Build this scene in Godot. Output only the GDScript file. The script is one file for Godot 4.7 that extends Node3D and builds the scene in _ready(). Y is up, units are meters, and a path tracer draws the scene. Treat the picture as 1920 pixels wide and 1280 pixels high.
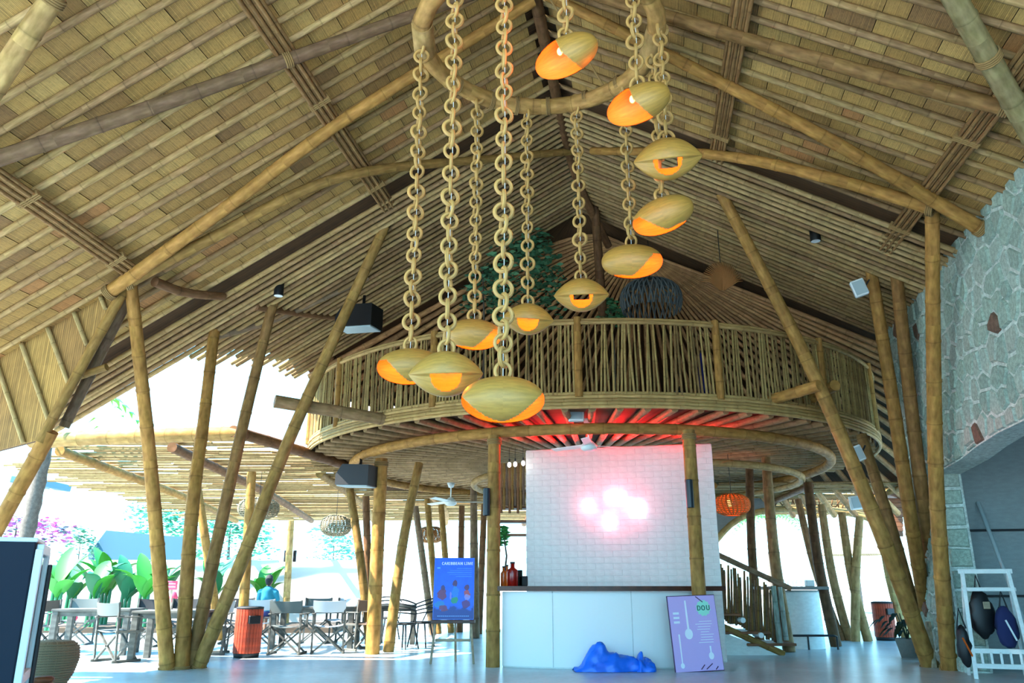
extends Node3D
# An open bamboo pavilion with a round mezzanine bar. World: y up, metres, the eye near the origin, looking along -z.

const F := 1495.0          # focal length in pixels of the 1920 x 1280 frame
const PITCH := 0.296706    # 17 degrees up
const EYE := 1.15
const TURN := 0.174533     # the building's axis runs 10 degrees to the right of the view
const S0 := -1.15          # the ridge lies that far to the left of the eye
const HR := 8.35           # ridge height
const K := 0.55            # roof slope
var AX := Vector3(sin(TURN), 0, -cos(TURN))
var SX := Vector3(cos(TURN), 0, sin(TURN))
const MC := Vector3(1.6, 0, -17.3)   # centre of the mezzanine
const ACROSS := 5.23       # the stone wall stands that far right of the ridge
var M := {}
var used := {}
var rng := RandomNumberGenerator.new()

# ------------------------------------------------------------------ pixels to places
func ray(u: float, v: float) -> Vector3:
	var x := (u - 960.0) / F
	var y := (640.0 - v) / F
	return Vector3(x, y * cos(PITCH) + sin(PITCH), -(cos(PITCH) - y * sin(PITCH)))
func on_y(u: float, v: float, h: float) -> Vector3:
	var r := ray(u, v)
	return Vector3(0, EYE, 0) + r * ((h - EYE) / r.y)
func on_z(u: float, v: float, far: float) -> Vector3:
	var r := ray(u, v)
	return Vector3(0, EYE, 0) + r * (far / -r.z)
func on_d(u: float, v: float, d: float) -> Vector3:
	var r := ray(u, v)
	return Vector3(0, EYE, 0) + r * (d / r.dot(AX))
func on_s(u: float, v: float, s: float) -> Vector3:
	var r := ray(u, v)
	return Vector3(0, EYE, 0) + r * ((s + S0) / r.dot(SX))
func on_roof(u: float, v: float, side: float, below := 0.0) -> Vector3:
	var r := ray(u, v)
	var t := (HR - below * sqrt(1 + K * K) + K * side * S0 - EYE) / (r.y + K * side * r.dot(SX))
	return Vector3(0, EYE, 0) + r * t
func at(s: float, d: float, h: float) -> Vector3:
	return SX * (s + S0) + AX * d + Vector3(0, h, 0)
func roof(s: float, d: float, side: float, below := 0.0) -> Vector3:
	return at(side * s, d, HR - K * s) - (SX * side * K + Vector3.UP).normalized() * below

# ------------------------------------------------------------------ a mesh being built
class MB:
	var v := PackedVector3Array()
	var n := PackedVector3Array()
	var t := PackedVector2Array()
	var c := PackedColorArray()
	var ix := PackedInt32Array()
	var col := Color(1, 1, 1)
	func vert(p: Vector3, nn: Vector3, uv := Vector2.ZERO) -> int:
		v.append(p); n.append(nn); t.append(uv); c.append(col)
		return v.size() - 1
	func tri(a: int, b: int, d: int) -> void:
		# wound clockwise as seen from the side that the normal points to
		var g := (v[b] - v[a]).cross(v[d] - v[a])
		if g.dot(n[a] + n[b] + n[d]) > 0:
			ix.append(a); ix.append(d); ix.append(b)
		else:
			ix.append(a); ix.append(b); ix.append(d)
	func poly(pts: Array, hint: Vector3) -> void:
		# a flat convex polygon facing hint
		var g := Vector3.ZERO
		for i in range(1, pts.size() - 1):
			g += (pts[i] - pts[0]).cross(pts[i + 1] - pts[0])
		if g.length() < 1e-12:
			return
		g = g.normalized()
		if g.dot(hint) < 0: g = -g
		var ax := g.cross(Vector3.UP if absf(g.y) < 0.9 else Vector3.RIGHT).normalized()
		var ay := ax.cross(g)
		var k := []
		for p in pts: k.append(vert(p, g, Vector2(ax.dot(p), ay.dot(p))))
		for i in range(1, pts.size() - 1): tri(k[0], k[i], k[i + 1])
	func hull_box(x: Transform3D, s: Vector3, bev := 0.0) -> void:
		# a box with chamfered edges
		var h := s / 2.0
		var o := x.origin
		var b := minf(bev, minf(h.x, minf(h.y, h.z)) * 0.9)
		for a in 3:
			var a1 := (a + 1) % 3
			var a2 := (a + 2) % 3
			for sg in [-1.0, 1.0]:
				var q := []
				for e in [[-1, -1], [1, -1], [1, 1], [-1, 1]]:
					var p := Vector3.ZERO
					p[a] = sg * h[a]; p[a1] = e[0] * (h[a1] - b); p[a2] = e[1] * (h[a2] - b)
					q.append(x * p)
				var nn := Vector3.ZERO
				nn[a] = sg
				poly(q, x.basis * nn)
				if b > 0:
					for s2 in [-1.0, 1.0]:
						var q2 := []
						for e in [[1, 0, -1], [1, 0, 1], [0, 1, 1], [0, 1, -1]]:
							var p := Vector3.ZERO
							p[a] = sg * (h[a] - b * e[1]); p[a1] = s2 * (h[a1] - b * e[0]); p[a2] = e[2] * (h[a2] - b)
							q2.append(x * p)
						var n2 := Vector3.ZERO
						n2[a] = sg; n2[a1] = s2
						poly(q2, x.basis * n2)
		if b > 0:
			for sx in [-1.0, 1.0]:
				for sy in [-1.0, 1.0]:
					for sz in [-1.0, 1.0]:
						var q := [x * Vector3(sx * h.x, sy * (h.y - b), sz * (h.z - b)), x * Vector3(sx * (h.x - b), sy * h.y, sz * (h.z - b)), x * Vector3(sx * (h.x - b), sy * (h.y - b), sz * h.z)]
						poly(q, x * Vector3(sx * h.x, sy * h.y, sz * h.z) - o)
	func box(p: Vector3, s: Vector3, bev := 0.0, yaw := 0.0) -> void:
		hull_box(Transform3D(Basis(Vector3.UP, yaw), p), s, bev)
	func bar(a: Vector3, b: Vector3, w: float, th: float, up := Vector3.UP, bev := 0.0) -> void:
		# a rectangular bar from a to b
		var y := (b - a).normalized()
		var z := y.cross(up)
		if z.length() < 0.01: z = y.cross(Vector3.RIGHT)
		z = z.normalized()
		hull_box(Transform3D(Basis(y.cross(z), y, z), (a + b) / 2), Vector3(th, (b - a).length(), w), bev)
	func tube(pts: Array, rad: Array, sides := 8, caps := true, cols: Array = []) -> void:
		var m := pts.size()
		var up := Vector3.ZERO
		var rings := []
		var run := 0.0
		for i in m:
			var d: Vector3 = (pts[mini(i + 1, m - 1)] - pts[maxi(i - 1, 0)]).normalized()
			if i == 0:
				up = d.cross(Vector3.UP if absf(d.y) < 0.9 else Vector3.RIGHT).normalized()
			else:
				up = (up - d * up.dot(d)).normalized()
				run += (pts[i] - pts[i - 1]).length()
			var w := d.cross(up)
			var ring := []
			if cols.size() > i: col = cols[i]
			for k in sides + 1:
				var f := TAU * k / sides
				var o := up * cos(f) + w * sin(f)
				ring.append(vert(pts[i] + o * rad[i], o, Vector2(float(k) / sides, run)))
			rings.append(ring)
		for i in m - 1:
			for k in sides:
				tri(rings[i][k], rings[i][k + 1], rings[i + 1][k + 1])
				tri(rings[i][k], rings[i + 1][k + 1], rings[i + 1][k])
		if caps:
			for e in [0, m - 1]:
				var d: Vector3 = (pts[0] - pts[1]).normalized() if e == 0 else (pts[m - 1] - pts[m - 2]).normalized()
				var q := []
				for k in sides: q.append(v[rings[e][k]])
				if cols.size() > e: col = cols[e]
				poly(q, d)
	func lathe(prof: Array, seg := 24, x := Transform3D()) -> void:
		# prof: Vector2(radius, height), turned round y
		var rings := []
		var run := 0.0
		for i in prof.size():
			var tan: Vector2 = (prof[mini(i + 1, prof.size() - 1)] - prof[maxi(i - 1, 0)]).normalized()
			if i: run += (prof[i] - prof[i - 1]).length()
			var ring := []
			for k in seg + 1:
				var f := TAU * k / seg
				var o := Vector3(cos(f), 0, sin(f))
				var nn := (o * tan.y - Vector3.UP * tan.x).normalized()
				if nn.is_zero_approx(): nn = o
				ring.append(vert(x * (o * prof[i].x + Vector3(0, prof[i].y, 0)), (x.basis * nn).normalized(), Vector2(float(k) / seg * 3.0, run)))
			rings.append(ring)
		for i in prof.size() - 1:
			for k in seg:
				tri(rings[i][k], rings[i][k + 1], rings[i + 1][k + 1])
				tri(rings[i][k], rings[i + 1][k + 1], rings[i + 1][k])
	func torus(x: Transform3D, R: float, r: float, seg := 24, sides := 8) -> void:
		var p := []
		var q := []
		for i in seg + 1:
			var f := TAU * i / seg
			p.append(x * Vector3(cos(f) * R, sin(f) * R, 0)); q.append(r)
		tube(p, q, sides, false)
	func sheet(g: Array, thick := 0.0) -> void:
		# a grid of points g[i][j], smooth; with a thickness it gets a back and rims
		var a := g.size()
		var b: int = g[0].size()
		var nrm := []
		for i in a:
			var row := []
			for j in b:
				var dx: Vector3 = g[mini(i + 1, a - 1)][j] - g[maxi(i - 1, 0)][j]
				var dy: Vector3 = g[i][mini(j + 1, b - 1)] - g[i][maxi(j - 1, 0)]
				row.append(dx.cross(dy).normalized())
			nrm.append(row)
		for s in ([1.0] if thick == 0.0 else [1.0, -1.0]):
			var id := []
			for i in a:
				var row := []
				for j in b: row.append(vert(g[i][j] + nrm[i][j] * (thick / 2 * s), nrm[i][j] * s, Vector2(float(i) / (a - 1), float(j) / (b - 1))))
				id.append(row)
			for i in a - 1:
				for j in b - 1:
					tri(id[i][j], id[i + 1][j], id[i + 1][j + 1])
					tri(id[i][j], id[i + 1][j + 1], id[i][j + 1])
		if thick > 0.0:
			var edge := []
			for i in a: edge.append([i, 0])
			for j in range(1, b): edge.append([a - 1, j])
			for i in range(a - 2, -1, -1): edge.append([i, b - 1])
			for j in range(b - 2, -1, -1): edge.append([0, j])
			var mid: Vector3 = g[a / 2][b / 2]
			for k in edge.size() - 1:
				var e: Array = edge[k]
				var f: Array = edge[k + 1]
				var n0: Vector3 = nrm[e[0]][e[1]] * thick / 2
				var n1: Vector3 = nrm[f[0]][f[1]] * thick / 2
				var p0: Vector3 = g[e[0]][e[1]]
				var p1: Vector3 = g[f[0]][f[1]]
				poly([p0 + n0, p1 + n1, p1 - n1, p0 - n0], (p0 + p1) / 2 - mid)
	func prism(pg: PackedVector2Array, x: Transform3D, depth: float) -> void:
		# a plane polygon in x's xy plane, pushed out along x's z by depth
		var id := Geometry2D.triangulate_polygon(pg)
		for z in [0.0, depth]:
			for k in range(0, id.size(), 3):
				poly([x * Vector3(pg[id[k]].x, pg[id[k]].y, z), x * Vector3(pg[id[k + 1]].x, pg[id[k + 1]].y, z), x * Vector3(pg[id[k + 2]].x, pg[id[k + 2]].y, z)], x.basis.z * (1.0 if (z > 0) == (depth > 0) else -1.0) * signf(depth))
		var cw := Geometry2D.is_polygon_clockwise(pg)
		for i in pg.size():
			var a := pg[i]
			var b := pg[(i + 1) % pg.size()]
			var o := Vector2(b.y - a.y, a.x - b.x) * (-1.0 if cw else 1.0)
			poly([x * Vector3(a.x, a.y, 0), x * Vector3(b.x, b.y, 0), x * Vector3(b.x, b.y, depth), x * Vector3(a.x, a.y, depth)], x.basis * Vector3(o.x, o.y, 0))
	func ball(p: Vector3, r: Vector3, seg := 12, rows := 8) -> void:
		var rings := []
		for i in rows + 1:
			var e := PI * i / rows
			var ring := []
			for k in seg + 1:
				var f := TAU * k / seg
				var o := Vector3(sin(e) * cos(f), cos(e), sin(e) * sin(f))
				ring.append(vert(p + o * r, (o / r).normalized(), Vector2(float(k) / seg, float(i) / rows)))
			rings.append(ring)
		for i in rows:
			for k in seg:
				tri(rings[i][k], rings[i][k + 1], rings[i + 1][k + 1])
				tri(rings[i][k], rings[i + 1][k + 1], rings[i + 1][k])
	func add(o: MB, x: Transform3D) -> void:
		# another mesh, placed by x
		var k := v.size()
		var nb := x.basis.inverse().transposed()
		for i in o.v.size():
			v.append(x * o.v[i]); n.append((nb * o.n[i]).normalized()); t.append(o.t[i]); c.append(col)
		for i in o.ix: ix.append(i + k)
	func mesh() -> ArrayMesh:
		var a := []
		a.resize(Mesh.ARRAY_MAX)
		a[Mesh.ARRAY_VERTEX] = v; a[Mesh.ARRAY_NORMAL] = n; a[Mesh.ARRAY_TEX_UV] = t; a[Mesh.ARRAY_COLOR] = c; a[Mesh.ARRAY_INDEX] = ix
		var m := ArrayMesh.new()
		m.add_surface_from_arrays(Mesh.PRIMITIVE_TRIANGLES, a)
		return m

# ------------------------------------------------------------------ nodes
func numbered(called: String) -> String:
	var k: int = used.get(called, -1) + 1
	used[called] = k
	return called if k == 0 else "%s_%03d" % [called, k]
func thing(called: String, label: String, category: String, where := Vector3.ZERO, group := "", yaw := 0.0) -> Node3D:
	var o := Node3D.new()
	o.name = numbered(called)
	add_child(o)
	o.position = where
	o.rotation.y = yaw
	tag(o, label, category, group)
	return o
func tag(o: Node, label: String, category: String, group := "", kind := "") -> void:
	if label: o.set_meta("label", label)
	if category: o.set_meta("category", category)
	if group: o.set_meta("group", group)
	if kind: o.set_meta("kind", kind)
func put(called: String, mesh, mat: Material, parent: Node = self, x := Transform3D()) -> MeshInstance3D:
	var o := MeshInstance3D.new()
	o.name = numbered(called) if parent == self else called
	o.mesh = mesh.mesh() if mesh is MB else mesh
	o.material_override = mat
	o.cast_shadow = GeometryInstance3D.SHADOW_CASTING_SETTING_ON
	o.transform = x
	parent.add_child(o, true)
	return o
func whole(called: String, mesh, mat: Material, label: String, category: String, group := "", x := Transform3D()) -> MeshInstance3D:
	var o := put(called, mesh, mat, self, x)
	tag(o, label, category, group)
	return o
func struct(called: String, mesh, mat: Material, label := "", x := Transform3D()) -> MeshInstance3D:
	var o := put(called, mesh, mat, self, x)
	tag(o, label, "", "", "structure")
	return o
func group_node(called: String, label: String) -> Node3D:
	var o := Node3D.new()
	o.name = numbered(called)
	add_child(o)
	tag(o, label, "", "", "structure")
	return o
func copy(o: Node3D, x: Transform3D, label := "", group := "") -> Node3D:
	var c: Node3D = o.duplicate()
	c.name = numbered(String(o.name).rstrip("0123456789_"))
	add_child(c)
	c.transform = x
	if label: c.set_meta("label", label)
	if group: c.set_meta("group", group)
	return c
func omni(p: Vector3, col: Color, energy: float, size: float, parent: Node = self) -> void:
	var l := OmniLight3D.new()
	l.name = "lamp_light"
	l.light_color = col
	l.light_energy = energy
	l.light_size = size
	l.omni_range = 30.0
	l.omni_attenuation = 2.0
	l.shadow_enabled = true
	l.position = p
	parent.add_child(l, true)

# ------------------------------------------------------------------ materials
func mat(key: String, c: Color, rough := 0.8, tex: Texture2D = null, tinted := false, metal := 0.0) -> StandardMaterial3D:
	var m := StandardMaterial3D.new()
	m.resource_name = key
	m.albedo_color = c
	m.roughness = rough
	m.metallic = metal
	m.vertex_color_use_as_albedo = tinted
	if tex: m.albedo_texture = tex
	M[key] = m
	return m
func picture(w: int, h: int, f: Callable) -> ImageTexture:
	var im := Image.create(w, h, false, Image.FORMAT_RGB8)
	for y in h:
		for x in w:
			im.set_pixel(x, y, f.call(x, y))
	return ImageTexture.create_from_image(im)
func noise(sd: int, fr: float, oct := 3) -> FastNoiseLite:
	var z := FastNoiseLite.new()
	z.seed = sd
	z.frequency = fr
	z.fractal_octaves = oct
	z.noise_type = FastNoiseLite.TYPE_SIMPLEX_SMOOTH
	return z
func grey(x: float) -> Color:
	return Color(x, x, x)

func materials() -> void:
	var z := noise(3, 0.02, 4)
	# along the cane: fine fibres, here and there a mould fleck
	var fibre := picture(128, 512, func(x, y):
		var a: float = z.get_noise_3d(cos(TAU * x / 128.0) * 60, sin(TAU * x / 128.0) * 60, y * 0.35)
		var b: float = z.get_noise_3d(cos(TAU * x / 128.0) * 20 + 90, sin(TAU * x / 128.0) * 20, y * 0.5)
		var k := clampf(0.88 + 0.2 * a + 0.1 * b, 0.4, 1.0)
		return Color(k, k * (0.98 + 0.03 * b), k * (0.95 + 0.06 * a)))
	var b1 := mat("bamboo", Color(1, 1, 1), 0.62, fibre, true)
	b1.metallic_specular = 0.22
	# split-cane matting: fine strips side by side, a dark slit now and then
	var strip := picture(256, 256, func(x, y):
		var band := int(x / 8.0)
		var h := fmod(absf(sin(band * 12.9898) * 43758.5453), 1.0)
		var edge := 0.68 if x % 8 == 0 else 1.0
		if x % 8 == 0 and h > 0.75: edge = 0.3
		var k: float = (0.8 + 0.16 * h) * edge + 0.09 * z.get_noise_2d(x * 6.0, y * 0.8) + 0.06 * z.get_noise_2d(x * 0.6 + 300, y * 0.6)
		return Color(k, k * 0.985, k * 0.95))
	for i in 6:
		var tone: Color = [Color(0.77, 0.61, 0.34), Color(0.73, 0.57, 0.32), Color(0.81, 0.66, 0.39), Color(0.68, 0.52, 0.30), Color(0.76, 0.54, 0.32), Color(0.60, 0.45, 0.27)][i]
		mat("mat%d" % i, tone, 0.85, strip)
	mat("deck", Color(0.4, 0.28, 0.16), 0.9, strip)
	mat("rattan", Color(0.83, 0.67, 0.39), 0.6, fibre)
	var shell := picture(128, 256, func(x, y):
		var k: float = 0.88 + 0.1 * z.get_noise_2d(x * 0.7, y * 7.0) + 0.05 * z.get_noise_2d(x * 1.7, y * 30.0)
		return Color(k, k * 0.98, k * 0.93))
	var sh := mat("shell", Color(0.8, 0.63, 0.31), 0.45, shell)
	sh.backlight_enabled = true
	sh.backlight = Color(0.16, 0.09, 0.03)
	var st := picture(256, 256, func(x, y):
		var k: float = 0.86 + 0.16 * z.get_noise_2d(x * 2.0, y * 2.0) + 0.1 * z.get_noise_2d(x * 9.0, y * 9.0)
		return Color(k * 0.98, k, k * 0.99))
	for i in 5:
		var m2 := mat("stone%d" % i, [Color(0.70, 0.77, 0.71), Color(0.74, 0.80, 0.75), Color(0.66, 0.73, 0.68), Color(0.73, 0.77, 0.72), Color(0.52, 0.39, 0.32)][i], 0.9, st)
		m2.uv1_scale = Vector3(1.3, 1.3, 1.3)
	var soft := picture(256, 256, func(x, y):
		var k: float = 0.95 + 0.05 * z.get_noise_2d(x * 1.0, y * 3.0) + 0.03 * z.get_noise_2d(x * 9.0, y * 14.0)
		return grey(k))
	mat("mortar", Color(0.88, 0.91, 0.88), 0.95, st)
	mat("plaster", Color(0.6, 0.64, 0.64), 0.95, soft)
	mat("white_paint", Color(0.86, 0.89, 0.88), 0.7, soft)
	mat("bar_front", Color(0.9, 0.92, 0.92), 0.6)
	var fl := picture(512, 512, func(x, y):
		var q := Vector2(x, y) / 512.0 * TAU
		var k: float = 0.9 + 0.12 * z.get_noise_3d(cos(q.x) * 25 + 50, sin(q.x) * 25, y * 0.3) + 0.06 * z.get_noise_2d(x * 3.0, y * 3.0)
		return grey(k))
	var fm := mat("floor", Color(0.76, 0.83, 0.85), 0.3, fl)
	fm.uv1_triplanar = true
	fm.uv1_world_triplanar = true
	fm.uv1_scale = Vector3(0.25, 0.25, 0.25)
	mat("paving", Color(0.78, 0.77, 0.74), 0.9, st)
	var wd := picture(256, 64, func(x, y):
		var k: float = 0.8 + 0.25 * z.get_noise_2d(x * 0.6, y * 8.0)
		return Color(k, k * 0.96, k * 0.92))
	mat("dark_wood", Color(0.35, 0.19, 0.12), 0.45, wd)
	mat("grey_wood", Color(0.42, 0.44, 0.43), 0.8, wd)
	mat("teak", Color(0.55, 0.35, 0.2), 0.6, wd)
	mat("pale_wood", Color(0.75, 0.7, 0.6), 0.7, wd)
	mat("orange_slat", Color(0.8, 0.29, 0.13), 0.6, wd)
	mat("black", Color(0.035, 0.045, 0.06), 0.5)
	mat("charcoal", Color(0.12, 0.13, 0.14), 0.7)
	mat("dark_green", Color(0.05, 0.09, 0.07), 0.9)
	mat("grille", Color(0.62, 0.68, 0.69), 0.7)
	mat("white_plastic", Color(0.85, 0.88, 0.88), 0.45)
	mat("white_metal", Color(0.85, 0.88, 0.87), 0.4)
	mat("steel", Color(0.6, 0.62, 0.64), 0.3, null, false, 0.9)
	mat("rope", Color(0.55, 0.43, 0.25), 0.95)
	mat("fridge_blue", Color(0.015, 0.08, 0.15), 0.8)
	mat("blue_film", Color(0.03, 0.42, 0.9), 0.35)
	mat("poster_pink", Color(0.78, 0.68, 0.9), 0.4)
	mat("poster_mint", Color(0.62, 0.9, 0.82), 0.4)
	mat("ink_green", Color(0.18, 0.42, 0.38), 0.5)
	mat("ink_dark", Color(0.25, 0.12, 0.3), 0.5)
	mat("ink_white", Color(0.9, 0.93, 0.98), 0.5)
	mat("canvas_grey", Color(0.36, 0.39, 0.38), 0.95)
	mat("canvas_brown", Color(0.4, 0.33, 0.28), 0.95)
	mat("canvas_dark", Color(0.17, 0.18, 0.19), 0.95)
	mat("canvas_pale", Color(0.72, 0.74, 0.76), 0.95)
	var g1 := mat("leaf", Color(0.2, 0.52, 0.16), 0.5)
	g1.backlight_enabled = true
	g1.backlight = Color(0.25, 0.5, 0.1)
	var g2 := mat("leaf_blue", Color(0.13, 0.42, 0.27), 0.5)
	g2.backlight_enabled = true
	g2.backlight = Color(0.1, 0.4, 0.22)
	mat("leaf_dark", Color(0.06, 0.16, 0.07), 0.6)
	var fo := mat("foliage", Color(1, 1, 1), 0.8, null, true)
	fo.backlight_enabled = true
	fo.backlight = Color(0.3, 0.3, 0.3)
	mat("bark", Color(0.45, 0.4, 0.36), 0.9, st)
	mat("shade_net", Color(0.26, 0.4, 0.46), 0.9)
	mat("sign_pink", Color(0.85, 0.25, 0.35), 0.7)
	mat("soil", Color(0.3, 0.25, 0.2), 0.95)
	mat("wicker", Color(0.62, 0.57, 0.46), 0.85, strip)
	mat("wicker_brown", Color(0.55, 0.36, 0.17), 0.85)
	mat("cane_grey", Color(0.33, 0.36, 0.36), 0.85)
	mat("basket_warm", Color(0.72, 0.4, 0.14), 0.8)
	mat("garden_wall", Color(0.85, 0.83, 0.8), 0.9)
	mat("clay", Color(0.5, 0.5, 0.48), 0.8, soft)
	mat("teal_cloth", Color(0.07, 0.42, 0.5), 0.9)
	mat("hair", Color(0.04, 0.05, 0.08), 0.8)
	mat("skin", Color(0.5, 0.33, 0.24), 0.6)
	mat("navy_cloth", Color(0.08, 0.12, 0.3), 0.9)
	mat("amber", Color(0.75, 0.32, 0.08), 0.15)
	mat("red_juice", Color(0.55, 0.08, 0.05), 0.15)
	var gl := mat("glass", Color(0.75, 0.9, 0.92, 0.25), 0.05)
	gl.transparency = BaseMaterial3D.TRANSPARENCY_ALPHA
	var em := mat("bulb", Color(1, 0.8, 0.5), 0.5)
	em.emission_enabled = true
	em.emission = Color(1.0, 0.78, 0.42)
	em.emission_energy_multiplier = 1.2
	var ew := mat("bulb_white", Color(1, 1, 1), 0.5)
	ew.emission_enabled = true
	ew.emission = Color(1.0, 0.98, 0.95)
	ew.emission_energy_multiplier = 0.6
	var en := mat("neon", Color(1, 0.8, 0.85), 0.5)
	en.emission_enabled = true
	en.emission = Color(1.0, 0.72, 0.8)
	en.emission_energy_multiplier = 1.5
	var er := mat("red_led", Color(1, 0.2, 0.2), 0.5)
	er.emission_enabled = true
	er.emission = Color(1.0, 0.06, 0.07)
	er.emission_energy_multiplier = 0.8

# ------------------------------------------------------------------ bamboo
func culm(pts: Array, r0: float, r1: float, tone: Color, sides := 12, step := 0.36, sd := 1) -> MB:
	# a bamboo stem through pts: swollen nodes with a dark scar, internodes of slightly different tone
	var cv := Curve3D.new()
	for i in pts.size():
		var t: Vector3 = (pts[mini(i + 1, pts.size() - 1)] - pts[maxi(i - 1, 0)]) / 6.0 if pts.size() > 2 else Vector3.ZERO
		cv.add_point(pts[i], -t, t)
	var len := cv.get_baked_length()
	var g := RandomNumberGenerator.new()
	g.seed = sd * 7919 + 13
	var p := []
	var q := []
	var cl := []
	var stops := [[0.0, 1.0, 0.95]]
	var x := g.randf_range(0.1, 0.9) * step
	var shade := 1.0
	while x < len - 0.05:
		stops.append([x - 0.025, 1.0, shade])
		stops.append([x - 0.008, 1.07, shade * 0.86])
		stops.append([x, 1.03, 0.62])
		stops.append([x + 0.008, 1.07, shade * 0.97])
		shade = g.randf_range(0.86, 1.1)
		stops.append([x + 0.025, 1.0, shade])
		if pts.size() > 2: stops.append([x + step * 0.5, 0.985, shade])
		x += step * g.randf_range(0.85, 1.15)
	stops.append([len, 1.0, shade])
	for s in stops:
		if s[0] < 0 or s[0] > len: continue
		p.append(cv.sample_baked(s[0], true)); q.append(lerpf(r0, r1, s[0] / len) * s[1])
		cl.append(Color(tone.r * s[2], tone.g * s[2], tone.b * s[2]))
	var m := MB.new()
	m.tube(p, q, sides, true, cl)
	return m
var GOLD := Color(0.5, 0.265, 0.075)
var OLIVE := Color(0.37, 0.22, 0.07)
var BROWN := Color(0.22, 0.115, 0.055)
var STRAW := Color(0.56, 0.37, 0.15)
var GREYED := Color(0.26, 0.185, 0.12)
func pole(label: String, pts: Array, r0: float, r1: float, tone: Color, sd: int, group := "", called := "bamboo_pole", ties: Array = []) -> Node3D:
	var o := thing(called, label, "pole" if called == "bamboo_pole" else "beam", pts[0], group)
	var loc := []
	for p in pts: loc.append(p - pts[0])
	put("stem", culm(loc, r0, r1, tone, 14, 0.58, sd), M.bamboo, o)
	for k in ties:   # rope lashings at shares of the way along
		var a: Vector3 = loc[0].lerp(loc[-1], k) if loc.size() == 2 else loc[int(round(k * (loc.size() - 1)))]
		var d: Vector3 = (loc[-1] - loc[0]).normalized()
		var m := MB.new()
		for j in 4:
			var c := a + d * (j - 1.5) * 0.022
			var z := d
			var xx := z.cross(Vector3.UP if absf(z.y) < 0.9 else Vector3.RIGHT).normalized()
			m.torus(Transform3D(Basis(xx, z.cross(xx), z), c), lerpf(r0, r1, k) * 1.06 + 0.004, 0.011, 14, 6)
		put("lashing", m, M.rope, o)
	return o

func _ready() -> void:
	rng.seed = 20
	# ---- camera
	var cam := Camera3D.new()
	cam.name = "camera"
	cam.fov = rad_to_deg(2.0 * atan(640.0 / F))
	cam.position = Vector3(0, EYE, 0)
	cam.rotation.x = PITCH
	cam.near = 0.05
	cam.far = 500.0
	add_child(cam)
	cam.current = true
	# ---- sky, sun, exposure
	var env := Environment.new()
	env.background_mode = Environment.BG_SKY
	var sky := Sky.new()
	var sm := ProceduralSkyMaterial.new()
	sm.sky_top_color = Color(0.34, 0.73, 0.98)
	sm.sky_horizon_color = Color(0.68, 0.93, 1.0)
	sm.sky_curve = 0.2
	sm.ground_bottom_color = Color(0.6, 0.62, 0.62)
	sm.ground_horizon_color = Color(0.8, 0.85, 0.88)
	sm.sun_angle_max = 8.0
	sm.sky_energy_multiplier = 1.0
	sky.sky_material = sm
	env.sky = sky
	env.background_energy_multiplier = 2.0
	env.tonemap_mode = Environment.TONE_MAPPER_LINEAR
	env.tonemap_exposure = 3.4
	env.sdfgi_enabled = true
	env.ssao_enabled = true
	env.ssil_enabled = true
	var we := WorldEnvironment.new()
	we.name = "environment"
	we.environment = env
	add_child(we)
	var sun := DirectionalLight3D.new()
	sun.name = "sun"
	sun.light_color = Color(1.0, 0.97, 0.93)
	sun.light_energy = 3.0
	sun.light_angular_distance = 0.6
	sun.shadow_enabled = true
	add_child(sun)
	sun.look_at_from_position(Vector3.ZERO, Vector3(0.75, -1.0, -0.25))

	materials()
	ground_and_floor()
	roofs()
	roof_frame()
	stone_wall()
	mezzanine()
	bar()
	posts()
	canopy()
	chandelier()
	fittings()
	furniture()
	clutter()
	far_side()
	garden()

# ------------------------------------------------------------------ the setting
func ground_and_floor() -> void:
	var m := MB.new()
	m.box(Vector3(-10, -0.35, -40), Vector3(160, 0.6, 160))
	struct("ground", m, M.paving, "pale sunlit paving around the pavilion")
	m = MB.new()
	m.box(Vector3(0, -0.15, -12), Vector3(24, 0.3, 36), 0.01)
	struct("floor", m, M.floor, "polished pale concrete floor")

func left_eave(d: float) -> float:
	if d < 11.45: return 8.5
	if d < 13.5: return lerpf(6.25, 5.55, (d - 11.45) / 2.05)
	return lerpf(5.55, 6.0, (d - 13.5) / 2.0)
func right_eave(d: float) -> float:
	return 5.75 if d < 14.2 else 6.6

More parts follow.
